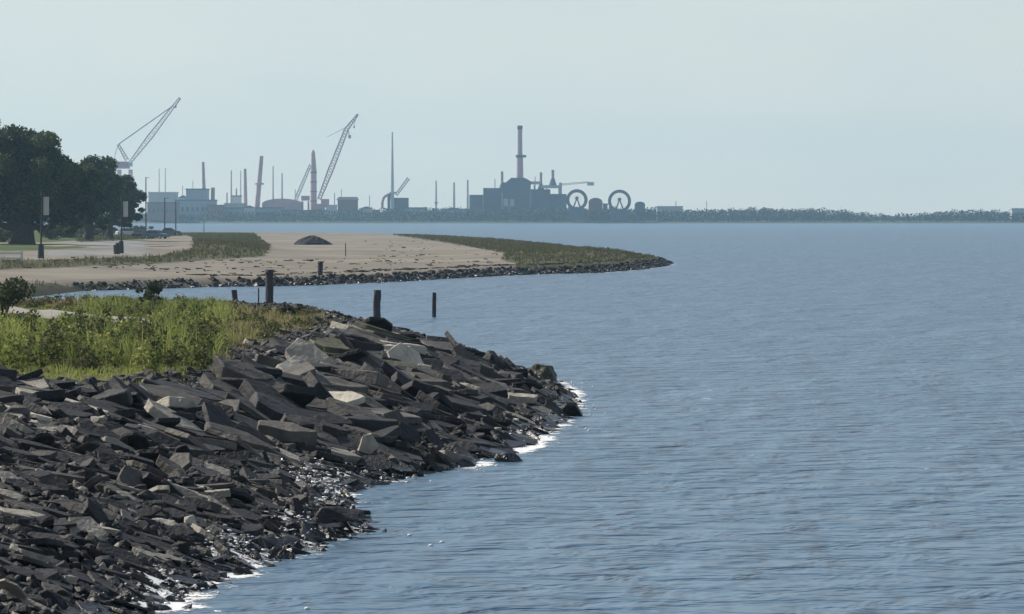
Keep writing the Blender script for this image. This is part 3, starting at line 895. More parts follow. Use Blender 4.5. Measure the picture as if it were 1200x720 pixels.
# foam at the foot of the bank and the spit
def foam():
    """thin lacy sheet of foam draped over the water's edge"""
    fine = []
    for (ax, ay), (bx, by) in zip(SHORE[1:20], SHORE[2:21]):
        n = max(2, int(math.hypot(bx - ax, by - ay) / .25))
        fine += [(ax + (bx - ax) * k / n, ay + (by - ay) * k / n) for k in range(n)]
    fine = np.array(fine)
    for _ in range(6): fine[1:-1] = (fine[:-2] + fine[1:-1] * 2 + fine[2:]) / 4
    tang = np.gradient(fine, axis=0); tang /= np.linalg.norm(tang, axis=1)[:, None] + 1e-9
    out = np.stack([tang[:, 1], -tang[:, 0]], 1)
    offs = np.linspace(-1.1, .9, 15)          # negative = up the stones
    P2 = fine[:, None, :] + out[:, None, :] * offs[None, :, None]
    X, Yv = P2[..., 0], P2[..., 1]
    Z = np.maximum(.008, land_z(X, Yv)[0] + .05)
    px, py = px_of(X, Yv, 0 * X)
    amt = .55 * np.exp(-((offs[None, :] - .0) / .38) ** 2) * (.75 + .25 * np.sin(Yv * .7 + 1.0))
    for cx_, cy_, rx, ry, k in ((368, 584, 48, 24, 1.25), (272, 658, 48, 24, 1.1), (345, 632, 50, 16, .8), (190, 702, 55, 24, 1.1), (620, 517, 40, 22, 1.1), (560, 546, 35, 10, .7), (672, 462, 22, 30, .85), (655, 495, 25, 14, .7), (455, 563, 30, 8, .5)):  # denser white clusters paint the gleam of wet stones into the foam
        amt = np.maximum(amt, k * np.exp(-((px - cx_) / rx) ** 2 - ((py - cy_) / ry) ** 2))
    amt = amt * np.clip((1.1 - np.abs(offs[None, :] + .1)) * 3, 0, 1)
    ny, nx = X.shape; i = np.arange(ny * nx).reshape(ny, nx)
    Q = np.stack([i[:-1, :-1], i[:-1, 1:], i[1:, 1:], i[1:, :-1]], -1).reshape(-1, 4)
    V = np.stack([X, Yv, Z], -1).reshape(-1, 3); A = amt.ravel()
    # the spit's edge
    pl = np.array(SPIT[1:17]); f2 = []
    for (ax, ay), (bx, by) in zip(pl, pl[1:]):
        n = max(2, int(math.hypot(bx - ax, by - ay) / 1.0)); f2 += [(ax + (bx - ax) * k / n, ay + (by - ay) * k / n) for k in range(n)]
    f2 = np.array(f2); tg_ = np.gradient(f2, axis=0); tg_ /= np.linalg.norm(tg_, axis=1)[:, None]; o2 = np.stack([tg_[:, 1], -tg_[:, 0]], 1)
    of2 = np.linspace(-.3, 1.6, 6); P3 = f2[:, None] + o2[:, None] * of2[None, :, None]
    X3, Y3 = P3[..., 0], P3[..., 1]; i = np.arange(X3.size).reshape(X3.shape) + len(V)
    Q3 = np.stack([i[:-1, :-1], i[:-1, 1:], i[1:, 1:], i[1:, :-1]], -1).reshape(-1, 4)
    A3 = (np.clip((X3 + 14) / 18, .12, .62) * np.exp(-((of2[None, :] - .3) / .6) ** 2)).ravel()
    V = np.concatenate([V, np.stack([X3, Y3, 0 * X3 + .012], -1).reshape(-1, 3)]); Q = np.concatenate([Q, Q3]); A = np.concatenate([A, A3])
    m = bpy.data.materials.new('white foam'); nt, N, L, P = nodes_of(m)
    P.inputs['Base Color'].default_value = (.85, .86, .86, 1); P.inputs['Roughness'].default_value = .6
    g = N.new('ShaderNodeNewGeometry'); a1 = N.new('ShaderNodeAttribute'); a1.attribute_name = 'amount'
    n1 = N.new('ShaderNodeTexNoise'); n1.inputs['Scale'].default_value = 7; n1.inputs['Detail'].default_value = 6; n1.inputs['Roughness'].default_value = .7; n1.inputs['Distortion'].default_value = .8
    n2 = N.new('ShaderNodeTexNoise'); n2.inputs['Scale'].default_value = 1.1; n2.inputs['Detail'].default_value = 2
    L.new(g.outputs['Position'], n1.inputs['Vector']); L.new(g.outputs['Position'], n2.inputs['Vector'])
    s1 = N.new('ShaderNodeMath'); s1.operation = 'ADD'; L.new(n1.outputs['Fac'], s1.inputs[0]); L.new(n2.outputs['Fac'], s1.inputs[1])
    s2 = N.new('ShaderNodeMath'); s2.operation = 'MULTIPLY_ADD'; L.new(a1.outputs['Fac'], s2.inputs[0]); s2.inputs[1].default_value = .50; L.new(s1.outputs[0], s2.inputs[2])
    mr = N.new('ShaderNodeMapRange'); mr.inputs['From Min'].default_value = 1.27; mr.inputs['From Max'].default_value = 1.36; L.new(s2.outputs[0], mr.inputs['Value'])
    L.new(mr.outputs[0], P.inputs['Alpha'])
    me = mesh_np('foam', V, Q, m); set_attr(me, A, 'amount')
    return me


def glint_spray():
    """white specks painted as glints on wet stones, along with splash drops"""
    base = bmesh.new(); bmesh.ops.create_icosphere(base, subdivisions=1, radius=1)
    bv = np.array([v.co[:] for v in base.verts]); bf = np.array([[v.index for v in f.verts] for f in base.faces]); base.free()
    Vs, Fs, b = [], [], 0
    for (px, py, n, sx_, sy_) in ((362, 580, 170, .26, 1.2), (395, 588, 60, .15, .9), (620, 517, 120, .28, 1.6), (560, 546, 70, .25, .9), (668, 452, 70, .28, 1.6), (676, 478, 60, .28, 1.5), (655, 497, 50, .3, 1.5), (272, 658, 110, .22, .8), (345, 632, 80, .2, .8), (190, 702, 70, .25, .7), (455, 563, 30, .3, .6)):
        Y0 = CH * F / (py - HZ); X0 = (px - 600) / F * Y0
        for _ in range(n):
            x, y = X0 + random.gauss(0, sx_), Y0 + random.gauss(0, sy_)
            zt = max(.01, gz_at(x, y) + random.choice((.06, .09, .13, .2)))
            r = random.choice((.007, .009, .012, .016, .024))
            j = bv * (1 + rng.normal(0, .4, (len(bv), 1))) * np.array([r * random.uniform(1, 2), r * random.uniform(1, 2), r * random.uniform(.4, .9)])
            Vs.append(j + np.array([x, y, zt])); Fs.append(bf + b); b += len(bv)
    for (px, py) in ((518, 636), (690, 505), (480, 628), (687, 503), (360, 714), (505, 640)):  # lone white flecks stand in for sparkles on the water
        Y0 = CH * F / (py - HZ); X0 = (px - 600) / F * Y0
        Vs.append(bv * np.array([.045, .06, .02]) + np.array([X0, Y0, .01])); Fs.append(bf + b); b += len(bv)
    return mesh_np('glint_spray', np.concatenate(Vs), np.concatenate(Fs), mat('white glint froth', (.86, .86, .85), (.76, .77, .77), 6, .6, .3, 20, world=True))
tag(link('glint_spray', glint_spray()), 'white specks standing in for glints and splash drops on the wet stones', kind='stuff')
tag(link('foam', foam()), 'flecks of white foam where wavelets break on the rocks, with painted glints of wet stone', kind='stuff')

# dark heap on the sand
hp = on_spit(368, 560)
hbm = MB()
r_ = random.Random(3)
ring = 22
vs = []
for k, (rr, zz) in enumerate(((1, -.1), (.86, .28), (.66, .68), (.42, 1.02), (.2, 1.16))):
    for i in range(ring):
        th = 2 * math.pi * i / ring; j = 1 + r_.uniform(-.1, .1)
        vs.append((math.cos(th) * 2.75 * rr * j + (-.25 * zz), math.sin(th) * 2.1 * rr * j, zz * (1 + r_.uniform(-.12, .12))))
vs.append((-.3, 0, 1.22))
fs = [(k * ring + i, k * ring + (i + 1) % ring, (k + 1) * ring + (i + 1) % ring, (k + 1) * ring + i) for k in range(4) for i in range(ring)]
fs += [(4 * ring + i, 4 * ring + (i + 1) % ring, 5 * ring) for i in range(ring)]
hbm.add(vs, fs)
ho = hbm.build('debris_heap', M['heap'], None, hp); tag(ho, 'low dark heap lying alone on the pale sand of the spit', 'heap')

piling('marker_post', 'faint thin grey marker post standing on the open sand', 405, 285, 400, on_spit(405, 400).z - .3, .045, 'post', band=False)

# ------------------------------------------------------------------ trees of the park
def tree(label, px, Y, trunk_r, clumps, n, leaf, ground_dy=0):
    base = on_spit(px, Y)
    o = empty('oak_tree', base); tag(o, label, 'tree', 'trees of the waterside park')
    C, R = [], []
    for (cx_, cy_, rpx, k) in clumps:      # crown lobes given as photo offsets, spread in depth by k
        p = at(cx_, cy_, Y) - base; r = rpx / F * Y
        for _ in range(max(5, int(rpx / 2.0))):
            v = Vector((random.gauss(0, 1), random.gauss(0, 1), random.gauss(0, 1))).normalized() * r * random.uniform(.15, .92)
            C.append((p.x + v.x, p.y * 0 + k + v.y * 1.1, p.z + v.z)); R.append(r * random.uniform(.24, .46))
    leaves_mesh('crown', C, R, n, leaf, M['leaf'], o, shell=.4)
    tb = MB(); h = min(c[2] for c in C) + 3.0
    tb.tube((0, 0, -.3), (.1, 0, h * .55), trunk_r * 1.25, trunk_r * .8, 12, 4, trunk_r * .12)
    for _ in range(8):
        c = random.choice(C); tb.tube((.1, 0, h * random.uniform(.3, .52)), (c[0] * .8, c[1] * .8, c[2] * .85), trunk_r * .38, trunk_r * .1, 7, 4, .25)
    tb.build('trunk', M['bark'], o)
    return o


random.seed(21)
tree('biggest spreading dark oak with a thick trunk at the left of the park', 26, 470, 1.3,
     [(-70, 190, 50, 0), (-30, 185, 45, 2), (8, 182, 42, -1), (40, 190, 42, 2), (64, 204, 38, 0), (80, 212, 32, 2), (48, 184, 34, -2), (-5, 172, 32, 1), (28, 176, 32, 0), (20, 212, 44, 4), (-40, 222, 44, -3), (60, 222, 38, -3), (84, 214, 30, 1), (96, 228, 26, 0), (40, 234, 30, 0), (0, 236, 34, 1), (88, 238, 22, 3), (66, 246, 18, -2), (62, 256, 14, 5), (84, 256, 14, 5), (-30, 254, 18, 5), (-60, 252, 20, 3), (2, 254, 14, 6), (104, 250, 14, 4), (58, 264, 12, 4), (80, 264, 12, 4), (70, 250, 20, 4), (74, 214, 32, 3), (92, 222, 28, 3), (60, 236, 30, 3), (86, 244, 22, 3), (40, 262, 14, 5)], 120000, .42)
tree('middle dark oak between the biggest tree and the small end one', 104, 560, .6, [(100, 210, 32, 0), (116, 216, 30, 2), (92, 232, 24, 0), (120, 234, 26, -1), (106, 244, 20, 0), (130, 224, 22, 1), (84, 222, 24, 1), (90, 256, 13, 3), (116, 256, 13, 3), (102, 258, 12, 4), (88, 264, 10, 3), (110, 265, 10, 4), (120, 262, 10, 3)], 50000, .42)
tree('lower dark oak at the seaward end of the row of trees', 128, 640, .55, [(130, 218, 24, 0), (142, 224, 22, 1), (148, 232, 20, -1), (118, 226, 24, 2), (144, 230, 22, 0), (152, 238, 16, 2), (126, 236, 20, -2), (158, 246, 10, 0), (140, 246, 18, 1), (128, 256, 12, 3), (146, 255, 12, 3), (158, 254, 9, 3), (136, 262, 11, 3), (150, 262, 9, 3), (124, 263, 10, 3)], 42000, .42)
for i, (px, py, R, h, lab) in enumerate(((60, 281, 2.4, 2.2, 'rounded grey green shrub under the biggest oak'), (84, 279, 2.6, 1.9, 'broad low shrub between the two taller oaks'),
                                     (108, 277, 2.2, 1.6, 'small shrub under the middle oak'), (4, 284, 2.0, 2.0, 'dark shrub left of the thick oak trunk'), (160, 272, 2.5, 1.6, 'low hedge like shrub behind the parked cars'), (72, 276, 3.2, 2.6, 'tall shrub filling the gap between the biggest and the middle oak'), (122, 274, 2.6, 2.2, 'shrub between the middle oak and the seaward oak'), (98, 274, 2.6, 2.0, 'dark shrub behind the middle oak trunk'))):
    shrub('park_shrub', lab, on_spit_py(px, py), R, h, 10, 1500, .3, 'shrubs under the park trees')

# ------------------------------------------------------------------ lamp posts, poles, fence, bin, cars
def lamp_post(label, px, py):
    b = on_spit_py(px, py); s = b.y / F
    o = empty('lamp_post', b); tag(o, label, 'lamp post', 'banner lamp posts by the park path')
    H = 5.0
    MB().tube((0, 0, 0), (0, 0, 1.15), .26, .22, 10).build('plinth', M['metal_dark'], o)
    MB().tube((0, 0, 1.1), (.1, 0, H), .075, .06, 8).build('pole', M['metal_dark'], o)
    MB().box((.42, -.02, H - .85), (.44, .04, 1.45)).build('banner', M['banner'], o)
    a = MB(); a.tube((.09, 0, H - .05), (.65, -.0, H - .05), .025, .025, 6); a.tube((.09, 0, H - 1.62), (.65, 0, H - 1.62), .025, .025, 6); a.build('bracket', M['metal_dark'], o)
    MB().tube((.1, 0, H), (.1, 0, H + .28), .16, .10, 8).build('lamp_head', M['metal_dark'], o)
    return o


lamp_post('dark lamp post with grey banner in front of the biggest oak', 48, 303)
lamp_post('dark lamp post with grey banner beside the pale paved lot', 142, 297)


def pole(label, px, ytop, py, r=.07, arm=True):
    b = on_spit_py(px, py); top = at(px, ytop, b.y)
    o = empty('utility_pole', b); tag(o, label, 'pole', 'tall dark poles by the car park')
    h = top.z - b.z
    MB().tube((0, 0, -.3), (0, 0, h), r, r * .7, 8).build('shaft', M['metal_dark'], o)
    if arm:
        MB().box((.3, 0, h - .05), (.9, .12, .10)).build('lamp_arm', M['metal_dark'], o)


pole('tallest dark pole rising beyond the seaward oak', 171, 208, 273, .17)
pole('thin dark pole right of the tallest one', 193, 232, 278, .12)
pole('shorter dark pole at the end of the car park by the dune', 206, 236, 272, .16, False)
pole('very short thin post by the far water beyond the dune', 239, 258, 272, .1, False)

fb = on_spit_py(-2, 307.5)
fo = empty('rail_fence', fb); tag(fo, 'low white two rail fence on the lawn at the park edge', 'fence')
r_ = MB(); r_.box((-1.2, 0, .68), (6.0, .08, .16)); r_.box((-1.2, 0, .30), (6.0, .08, .12)); r_.build('rail', M['white'], fo)
for k in range(4): MB().box((-4.2 + 2.0 * k, 0, .4), (.17, .17, .9)).build('post', M['white'], fo)

bb = on_spit_py(137, 298)
bo = empty('litter_bin', bb); tag(bo, 'dark round litter bin beside the lamp post at the paved lot', 'litter bin')
MB().tube((0, 0, 0), (0, 0, .85), .30, .34, 12).build('drum', M['metal_dark'], bo)
MB().tube((0, 0, .85), (0, 0, 1.05), .36, .16, 12).build('lid', M['metal_dark'], bo)


def car(label, px, py, rz, paint):
    b = on_spit_py(px, py); o = empty('parked_car', b, rz); tag(o, label, 'car', 'cars parked beyond the lamp posts')
    mb = MB(); mb.prism([(-2.15, .35), (-2.2, .75), (-1.95, .92), (-1.2, .98), (1.1, .95), (1.95, .85), (2.2, .65), (2.15, .32)], -.86, .86); mb.build('body', M[paint], o)
    mb = MB(); mb.prism([(-1.75, .95), (-1.25, 1.43), (.35, 1.45), (1.05, .95)], -.74, .74); mb.build('window', M['glass'], o)
    mb = MB(); mb.prism([(-1.28, 1.43), (-1.15, 1.50), (.25, 1.51), (.38, 1.44)], -.70, .70); mb.build('roof', M[paint], o)
    for x in (-1.35, 1.35):
        for y in (-.80, .80):
            wv = MB().tube((x, y - .1, .33), (x, y + .1, .33), .33, .33, 14).build('wheel', M['tyre'], o)
            MB().tube((x, y - .115, .33), (x, y + .115, .33), .18, .18, 10).build('rim', M['steel_grey'], wv)


car('silver car parked behind the second banner lamp post', 150, 277, .35, 'car_pale')
car('blue grey car parked beside the sandy ramp', 183, 280, -.5, 'car_blue')
car('blue grey car parked farthest along by the end pole', 199, 276, .2, 'car_blue')
car('dark car parked end on between the silver car and the ramp', 166, 279, 1.2, 'car_dark')
car('dark car parked closest to the seaward oak', 133, 276, .1, 'car_dark')

# ------------------------------------------------------------------ far shore
YS = 2667.0
xs = np.linspace(-1500, 1500, 121); ys = np.array([2640, 2660, 2672, 2685, 2720, 2800, 3000, 3500, 4380.0])
def fz_(X, Y): return np.interp(Y, [2640, 2664 , 2672, 2690, 2800, 4380], [-1.5, -.3, .5, 1.5, 3, 4]) + 0 * X
V, Q = grid(xs, ys, fz_)
tag(link('far_shore', mesh_np('far_shore', V, Q, M['shoreland'])), kind='structure')


def far_wood():
    top = [(-700, 244), (0, 246), (230, 248), (300, 246), (420, 244), (520, 243), (700, 242), (760, 242.5), (800, 244), (860, 244), (900, 243), (950, 244), (985, 244.5), (1010, 248.5), (1050, 250.5), (1080, 248.5), (1110, 246), (1150, 245), (1185, 246), (1210, 244.5), (1900, 245)]
    C, R = [], []
    for px in np.arange(-600, 1850, 2.2):
        tp = np.interp(px, [a for a, _ in top], [b for _, b in top]) + random.gauss(0, .7)
        for row in range(3):
            Y = 2690 + 30 * row + random.uniform(-9, 9)
            p = at(px + random.uniform(-2, 2), tp + (1.8 - row) * 1.4 + random.uniform(0, 3), Y)
            r = random.uniform(1.6, 5.5)
            zc = p.z - r * .8
            while zc > .5:
                C.append((p.x + random.uniform(-1, 1), p.y, zc)); R.append(r); zc -= r * 1.15
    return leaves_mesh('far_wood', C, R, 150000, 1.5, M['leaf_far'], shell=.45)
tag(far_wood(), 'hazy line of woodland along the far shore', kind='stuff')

YF = 2760.0     # industrial row stands behind the far wood
U = YF / F      # metres per photo pixel there
def fl(px, py, Y=None): return at(px, py, Y or YF)
def gnd(px, Y=None): p = at(px, 250, Y or YF); return Vector((p.x, p.y, 2.2))


def rel(px, py, base, Y=None): return fl(px, py, Y) - base


# --- crane with the long jib at the left
b = gnd(146); o = empty('shipyard_crane', b); tag(o, 'faded red shipyard crane with its long jib raised to the right above the trees', 'crane', 'shipyard cranes on the far shore')
for px in (140, 153):
    for dy in (-5, 5):
        p0 = rel(px - (2 if px < 146 else -.5), 250, b) + Vector((0, dy, 0)); p1 = rel(px, 199, b) + Vector((0, dy * .7, 0))
        p0.z = 0
        MB().lattice(p0, p1, 1.5, 1.5, 12, .28).build('leg', M['crane_pink'], o)
t = MB()
for y in (214, 230): t.lattice(rel(139, y, b), rel(153.5, y, b), 1.6, 1.6, 4, .25)
t.build('portal_beam', M['crane_pink'], o)
h = MB().box(rel(141.5, 193.7, b), (20.5 * U, 6.5, 8.2 * U)).build('machine_house', M['crane_pink'], o)
MB().box(rel(153.5, 193, b) + Vector((0, -3.6, 0)), (2.6, 2.6, 2.8)).build('cabin', M['steel_grey'], h)
MB().box(rel(131.5, 195.5, b), (3.2, 6, 5)).build('counterweight', M['crane_grey'], o)
MB().lattice(rel(153, 190, b), rel(211, 115, b), 1.6, 1.3, 26, .26, 3.4).build('jib', M['crane_grey'], o)
MB().lattice(rel(149, 188, b), rel(138.5, 169.5, b), 2.2, 1.4, 6, .3).build('mast', M['crane_grey'], o)
t = MB()
for dy in (-1, 1): t.tube(rel(138.5, 169.5, b) + Vector((0, dy, 0)), rel(203, 124, b) + Vector((0, dy, 0)), .34, .34, 5)
t.tube(rel(138.5, 169.5, b), rel(132.5, 190, b), .22, .22, 5)
t.build('stay_cable', M['steel_grey'], o)
t = MB().tube(rel(211, 115, b), rel(206, 124, b), .2, .2, 5); t.box(rel(205.7, 125.2, b), (1.3, 1.3, 1.8)); t.build('hook_block', M['crane_grey'], o)

# --- second crane, dark tower and lattice jib
b = gnd(375); o = empty('shipyard_crane', b); tag(o, 'dark lattice jib crane leaning right beside the thick dark tower', 'crane', 'shipyard cranes on the far shore')
MB().box(rel(374, 246, b), (13 * U, 8, 14 * U)).build('carrier', M['crane_pink'], o)
MB().box(rel(381, 238.5, b), (9 * U, 7, 10 * U)).build('machine_house', M['crane_pink'], o)
MB().lattice(rel(374, 234, b), rel(406, 152, b), 2.0, 2.6, 24, .42, 3.4).build('jib', M['crane_grey'], o)
MB().lattice(rel(406, 152, b), rel(419.5, 134, b), 2.6, .8, 7, .4).build('fly_jib', M['crane_grey'], o)
MB().tube(rel(404, 150, b), rel(383, 161, b), .3, .2, 5).build('stay_cable', M['steel_grey'], o)
t = MB().tube(rel(408, 152, b), rel(409.5, 160, b), .3, .3, 5); t.box(rel(409.8, 160.5, b), (1.8, 1.6, 2.2)); t.build('hook_block', M['crane_grey'], o)
t = MB().tube(rel(418, 136, b), rel(415, 147, b), .16, .16, 5); t.box(rel(415, 149, b), (1.0, 1.0, 1.6)); t.build('auxiliary_hook', M['crane_grey'], o)

b = gnd(367.5, YF + 25); o = empty('lattice_tower', b); tag(o, 'thick dark tower tapering to a point between the two jibs', 'tower')
pts = [(-4.4 * U, 0), (4.4 * U, 0)]
t = MB(); zt = fl(367, 176, YF + 25).z - 2.2; zm = fl(367, 200, YF + 25).z - 2.2
t.tube((0, 0, 0), (0, 0, zm), 2.3, 2.0, 10); t.tube((0, 0, zm - .01), (-.3, 0, zt - 2), 2.0, 1.3, 10); t.tube((-.3, 0, zt - 2.01), (-.3, 0, zt), 1.3, .6, 10)
t.build('shaft', M['crane_grey'], o)
for z in np.arange(6, zm, 6.5): MB().tube((0, 0, z), (0, 0, z + .5), 2.45, 2.45, 10).build('platform_ring', M['steel_dark'], o)

# --- the smaller far booms
b = gnd(341, YF + 60); o = empty('crawler_crane', b); tag(o, 'pale thin boom rising right to meet the thick dark tower', 'crane', 'small crawler cranes on the far shore')
MB().box((0, 0, 3.2), (6, 5, 6.4)).build('cab', M['steel_grey'], o)
MB().lattice(Vector((0, 0, 6)), rel(364, 193, b, YF + 60), 1.2, 1.4, 18, .36, 2.0).build('boom', M['steel_grey'], o)
b = gnd(464, YF + 40); o = empty('crawler_crane', b); tag(o, 'short pale boom leaning right beside the tallest thin mast', 'crane', 'small crawler cranes on the far shore')
MB().box((0, 0, 3.5), (6, 5, 7)).build('cab', M['steel_grey'], o)
MB().lattice(rel(464, 229, b, YF + 40), rel(479, 209, b, YF + 40), 1.6, 1.8, 9, .36).build('boom', M['steel_grey'], o)


# --- masts and chimneys
def mast(label, px, ytop, r, m, lean=0, Y=None, name='mast', cat='mast', group='thin masts of the shipyard skyline', part=None, r1=None):
    Y = Y or YF; b = gnd(px, Y); o = empty(name, b); tag(o, label, cat, group)
    h = fl(px, ytop, Y).z - b.z
    MB().tube((0, 0, 0), (lean * Y / F, 0, h), r, r1 if r1 is not None else r * .6, 8).build('shaft', M[m], o)
    if part:
        MB().tube((lean * Y / F * part, 0, h * part), (lean * Y / F * part, 0, h * part + 1.2), r * 1.8, r * 1.6, 8).build('platform', M[m], o)
    return o


mast('faint thin mast just right of the nearest dark pole', 186.5, 198, .45, 'steel_grey', Y=YF + 150)
mast('faint thin mast second right of the nearest dark pole', 193.7, 197, .45, 'steel_grey', Y=YF + 120)
mast('dark chimney leaning slightly above the blue shipyard hall', 240, 190, 1.6, 'crane_grey', -2, name='chimney', cat='chimney', group=None, r1=.9)
mast('short ochre chimney right of the blue shipyard hall', 249.5, 220, 1.4, 'ochre', name='chimney', cat='chimney', group=None, r1=1.3)
mast('thin pale mast left of the pair of dark masts', 271, 200, .75, 'steel_grey', Y=YF + 90)
mast('very thin faint mast hard against the straight dark one', 282, 200, .5, 'steel_grey', Y=YF + 90)
mast('straight dark mast left of the tilted tower', 288, 198, 1.5, 'crane_grey', -.8)
mast('tilted dark tower leaning right above the low roofs', 300, 183, 1.9, 'crane_grey', 6.5, part=.55, r1=1.3)
mast('thin faint mast between the tilted tower and the domed roof', 320, 195, .7, 'steel_grey', Y=YF + 110)
mast('shorter faint mast above the domed roof', 330.5, 203, .8, 'steel_grey', Y=YF + 110)
mast('tallest slender pale mast standing alone with a pointed top', 459.7, 155, 1.5, 'steel_grey', r1=.45, part=.3)
mast('short mast with a dark foot midway to the power station', 511, 212, .8, 'steel_grey', part=.42)
mast('faint stub mast nearer the power station of two', 548, 211, 1.0, 'steel_grey', Y=YF + 150)
mast('faint stub mast farther from the power station of two', 532, 214, 1.1, 'steel_grey', Y=YF + 150)


# --- sheds and halls
def hall(name, label, x0, x1, ytop, m, depth=22, Y=None, roof='flat', cat='building', win=0, eave=None, group='buildings of the far shipyard', extra=None):
    Y = Y or YF; b = gnd((x0 + x1) / 2, Y); o = empty(name, b); tag(o, label, cat, group)
    w = (x1 - x0) * Y / F; H = fl(x0, ytop, Y).z - b.z
    E = (fl(x0, eave, Y).z - b.z) if eave else H - .8
    MB().box((0, depth / 2, E / 2), (w, depth, E)).build('wall', M[m], o)
    if roof == 'flat':
        rf = MB().box((0, depth / 2, E + .35), (w + .8, depth + .8, .7)).build('roof', M['steel_dark' if m != 'clad_pale' else 'steel_grey'], o)
    elif roof == 'gable':
        t = MB(); t.prism([(-w / 2 - .4, E), (w / 2 + .4, E), (0, H)], -.4, depth + .4); rf = t.build('roof', M['clad_dark'], o)
    elif roof == 'barrel':
        t = MB(); t.prism([(-w / 2, E + .003)] + [(-w / 2 * math.cos(a), E + (H - E) * math.sin(a) + .003) for a in np.linspace(.12, math.pi - .12, 12)] + [(w / 2, E + .003)], 0, depth); rf = t.build('roof', M[m], o)
    for k in range(win):
        x = -w / 2 + w * (k + .5) / win
        MB().box((x, -.06, E * .55), (w / win * .5, .12, E * .22)).build('window', M['window'], o)
    return o


hall('shipyard_hall', 'low pale roofed building seen past the end of the trees', 174, 206, 225, 'clad_pale', 20, YF + 60, win=4)
hall('waterside_building', 'pinkish brick building with dark window bays on the far waterfront', 172.5, 208, 237, 'clad_pink', 16, 2676, win=7)
hall('shipyard_hall', 'tall blue grey hall block under the leaning dark chimney', 218, 242, 221, 'clad_blue', 24, YF - 20, win=0)
hall('shipyard_hall', 'long blue grey hall in front of the taller hall block', 205, 252, 234, 'clad_blue', 18, YF - 45, win=8)
hall('shipyard_hall', 'cluttered low shed left of the straight dark mast', 263, 285, 238, 'clad_pale', 16, YF - 10, win=3)
hall('shipyard_hall', 'small stacked block on top of the cluttered shed row', 272, 282, 229, 'steel_grey', 10, YF + 10)
hall('shipyard_hall', 'wide shed with a low rounded roof by the domed skyline', 307, 353, 233, 'crane_grey', 30, YF - 10, roof='barrel', eave=239)
hall('shipyard_hall', 'long low shed running below the tilted tower', 250, 330, 243, 'clad_blue', 18, YF - 35, win=10)
hall('shipyard_hall', 'long low shed below the second crane', 330, 440, 246, 'clad_blue', 18, YF - 35, win=12)
b = gnd(358); o = empty('gantry', b); tag(o, 'small dark box raised on legs beside the thick tower', 'gantry')
MB().box((0, 0, rel(358, 232.5, b).z), (9.5 * U, 6, 5.6 * U)).build('box_girder', M['crane_pink'], o)
for px in (354.5, 361.5): MB().box((rel(px, 240, b).x, 0, rel(px, 236, b).z / 2), (1.0, 5, rel(px, 235.8, b).z)).build('leg', M['crane_pink'], o)
b = gnd(407); o = empty('storage_block', b); tag(o, 'squat pinkish block with a flared top right of the second crane', 'building', 'buildings of the far shipyard')
H = rel(407, 231, b).z; E = rel(407, 234.5, b).z
MB().prism([(-11.2 * U, 0), (11.8 * U, 0), (11.6 * U, E), (-11.4 * U, E)], 0, 14).build('wall', M['clad_pink'], o)
MB().prism([(-13 * U, E + .01), (13 * U, E + .01), (11 * U, H), (-10 * U, H)], -.8, 14.8).build('roof', M['crane_grey'], o)
b = gnd(465); o = empty('pump_house', b); tag(o, 'small dark block with a bent duct at the foot of the tallest thin mast', 'building', 'buildings of the far shipyard')
H = rel(465, 232, b).z
MB().box((4 * U, 5, H / 2), (19 * U, 10, H)).build('wall', M['clad_dark'], o)
MB().box((-8 * U, 4, rel(457, 227, b).z / 2), (6 * U, 6, rel(457, 226, b).z)).build('stair_tower', M['clad_dark'], o)
t = MB(); q = [rel(448, 245, b), rel(448, 237, b), rel(450, 231, b), rel(455, 228, b)]
for a, c in zip(q, q[1:]): t.tube(a, c, .9, .9, 8)
t.build('duct', M['crane_pink'], o)

# --- power station
b = gnd(603); o = empty('power_station', b); tag(o, 'dark stepped power station with one very tall chimney on the far shore', 'power station')
def blk(nm, x0, x1, yt, m, y0=0, d=20, yb=None, par=None):
    z0 = rel(x0, yb, b).z if yb else 0; z1 = rel(x0, yt, b).z
    return MB().box((rel((x0 + x1) / 2, 250, b).x, y0 + d / 2, (z0 + z1) / 2), ((x1 - x0) * U, d, z1 - z0)).build(nm, M[m], par or o)
blk('low_wing', 550, 566, 228.5, 'clad_dark', 0, 18)
blk('boiler_wing', 566.3, 588, 220.5, 'clad_dark', 2, 24)
tb = blk('turbine_hall', 588.3, 622, 214, 'clad_dark', 0, 26)
blk('low_wing', 622.3, 645, 222, 'clad_dark', 2, 22); blk('low_wing', 645.3, 664, 227.5, 'clad_dark', 1, 20)
t = MB(); t.prism([(rel(593, 0, b).x, rel(0, 213.8, b).z), (rel(624, 0, b).x, rel(0, 213.8, b).z), (rel(615, 0, b).x, rel(0, 208.5, b).z), (rel(599, 0, b).x, rel(0, 208.5, b).z)], 2, 20); t.build('roof', M['clad_dark'], tb)
t = MB(); xs_ = rel(609.3, 0, b).x
zz = [rel(0, y, b).z for y in (212, 184, 182, 147)]
t.tube((xs_, 12, zz[0] - 12), (xs_, 12, zz[1]), 2.6, 2.1, 14); t.tube((xs_, 12, zz[1]), (xs_, 12, zz[3]), 1.75, 1.55, 14)
ch = t.build('chimney', M['crane_grey'], o)
MB().tube((xs_, 12, zz[1] - .3), (xs_, 12, zz[2] + .3), 2.9, 2.9, 14).build('gallery', M['steel_dark'], ch)
MB().tube((xs_, 12, zz[3] - 2.5), (xs_, 12, zz[3] + .02), 1.8, 1.8, 14).build('cap_band', M['steel_dark'], ch)
MB().box((xs_ + 3.0, 10.5, zz[2] - .6), (2.6, 2.4, 1.6)).build('side_box', M['steel_dark'], ch)
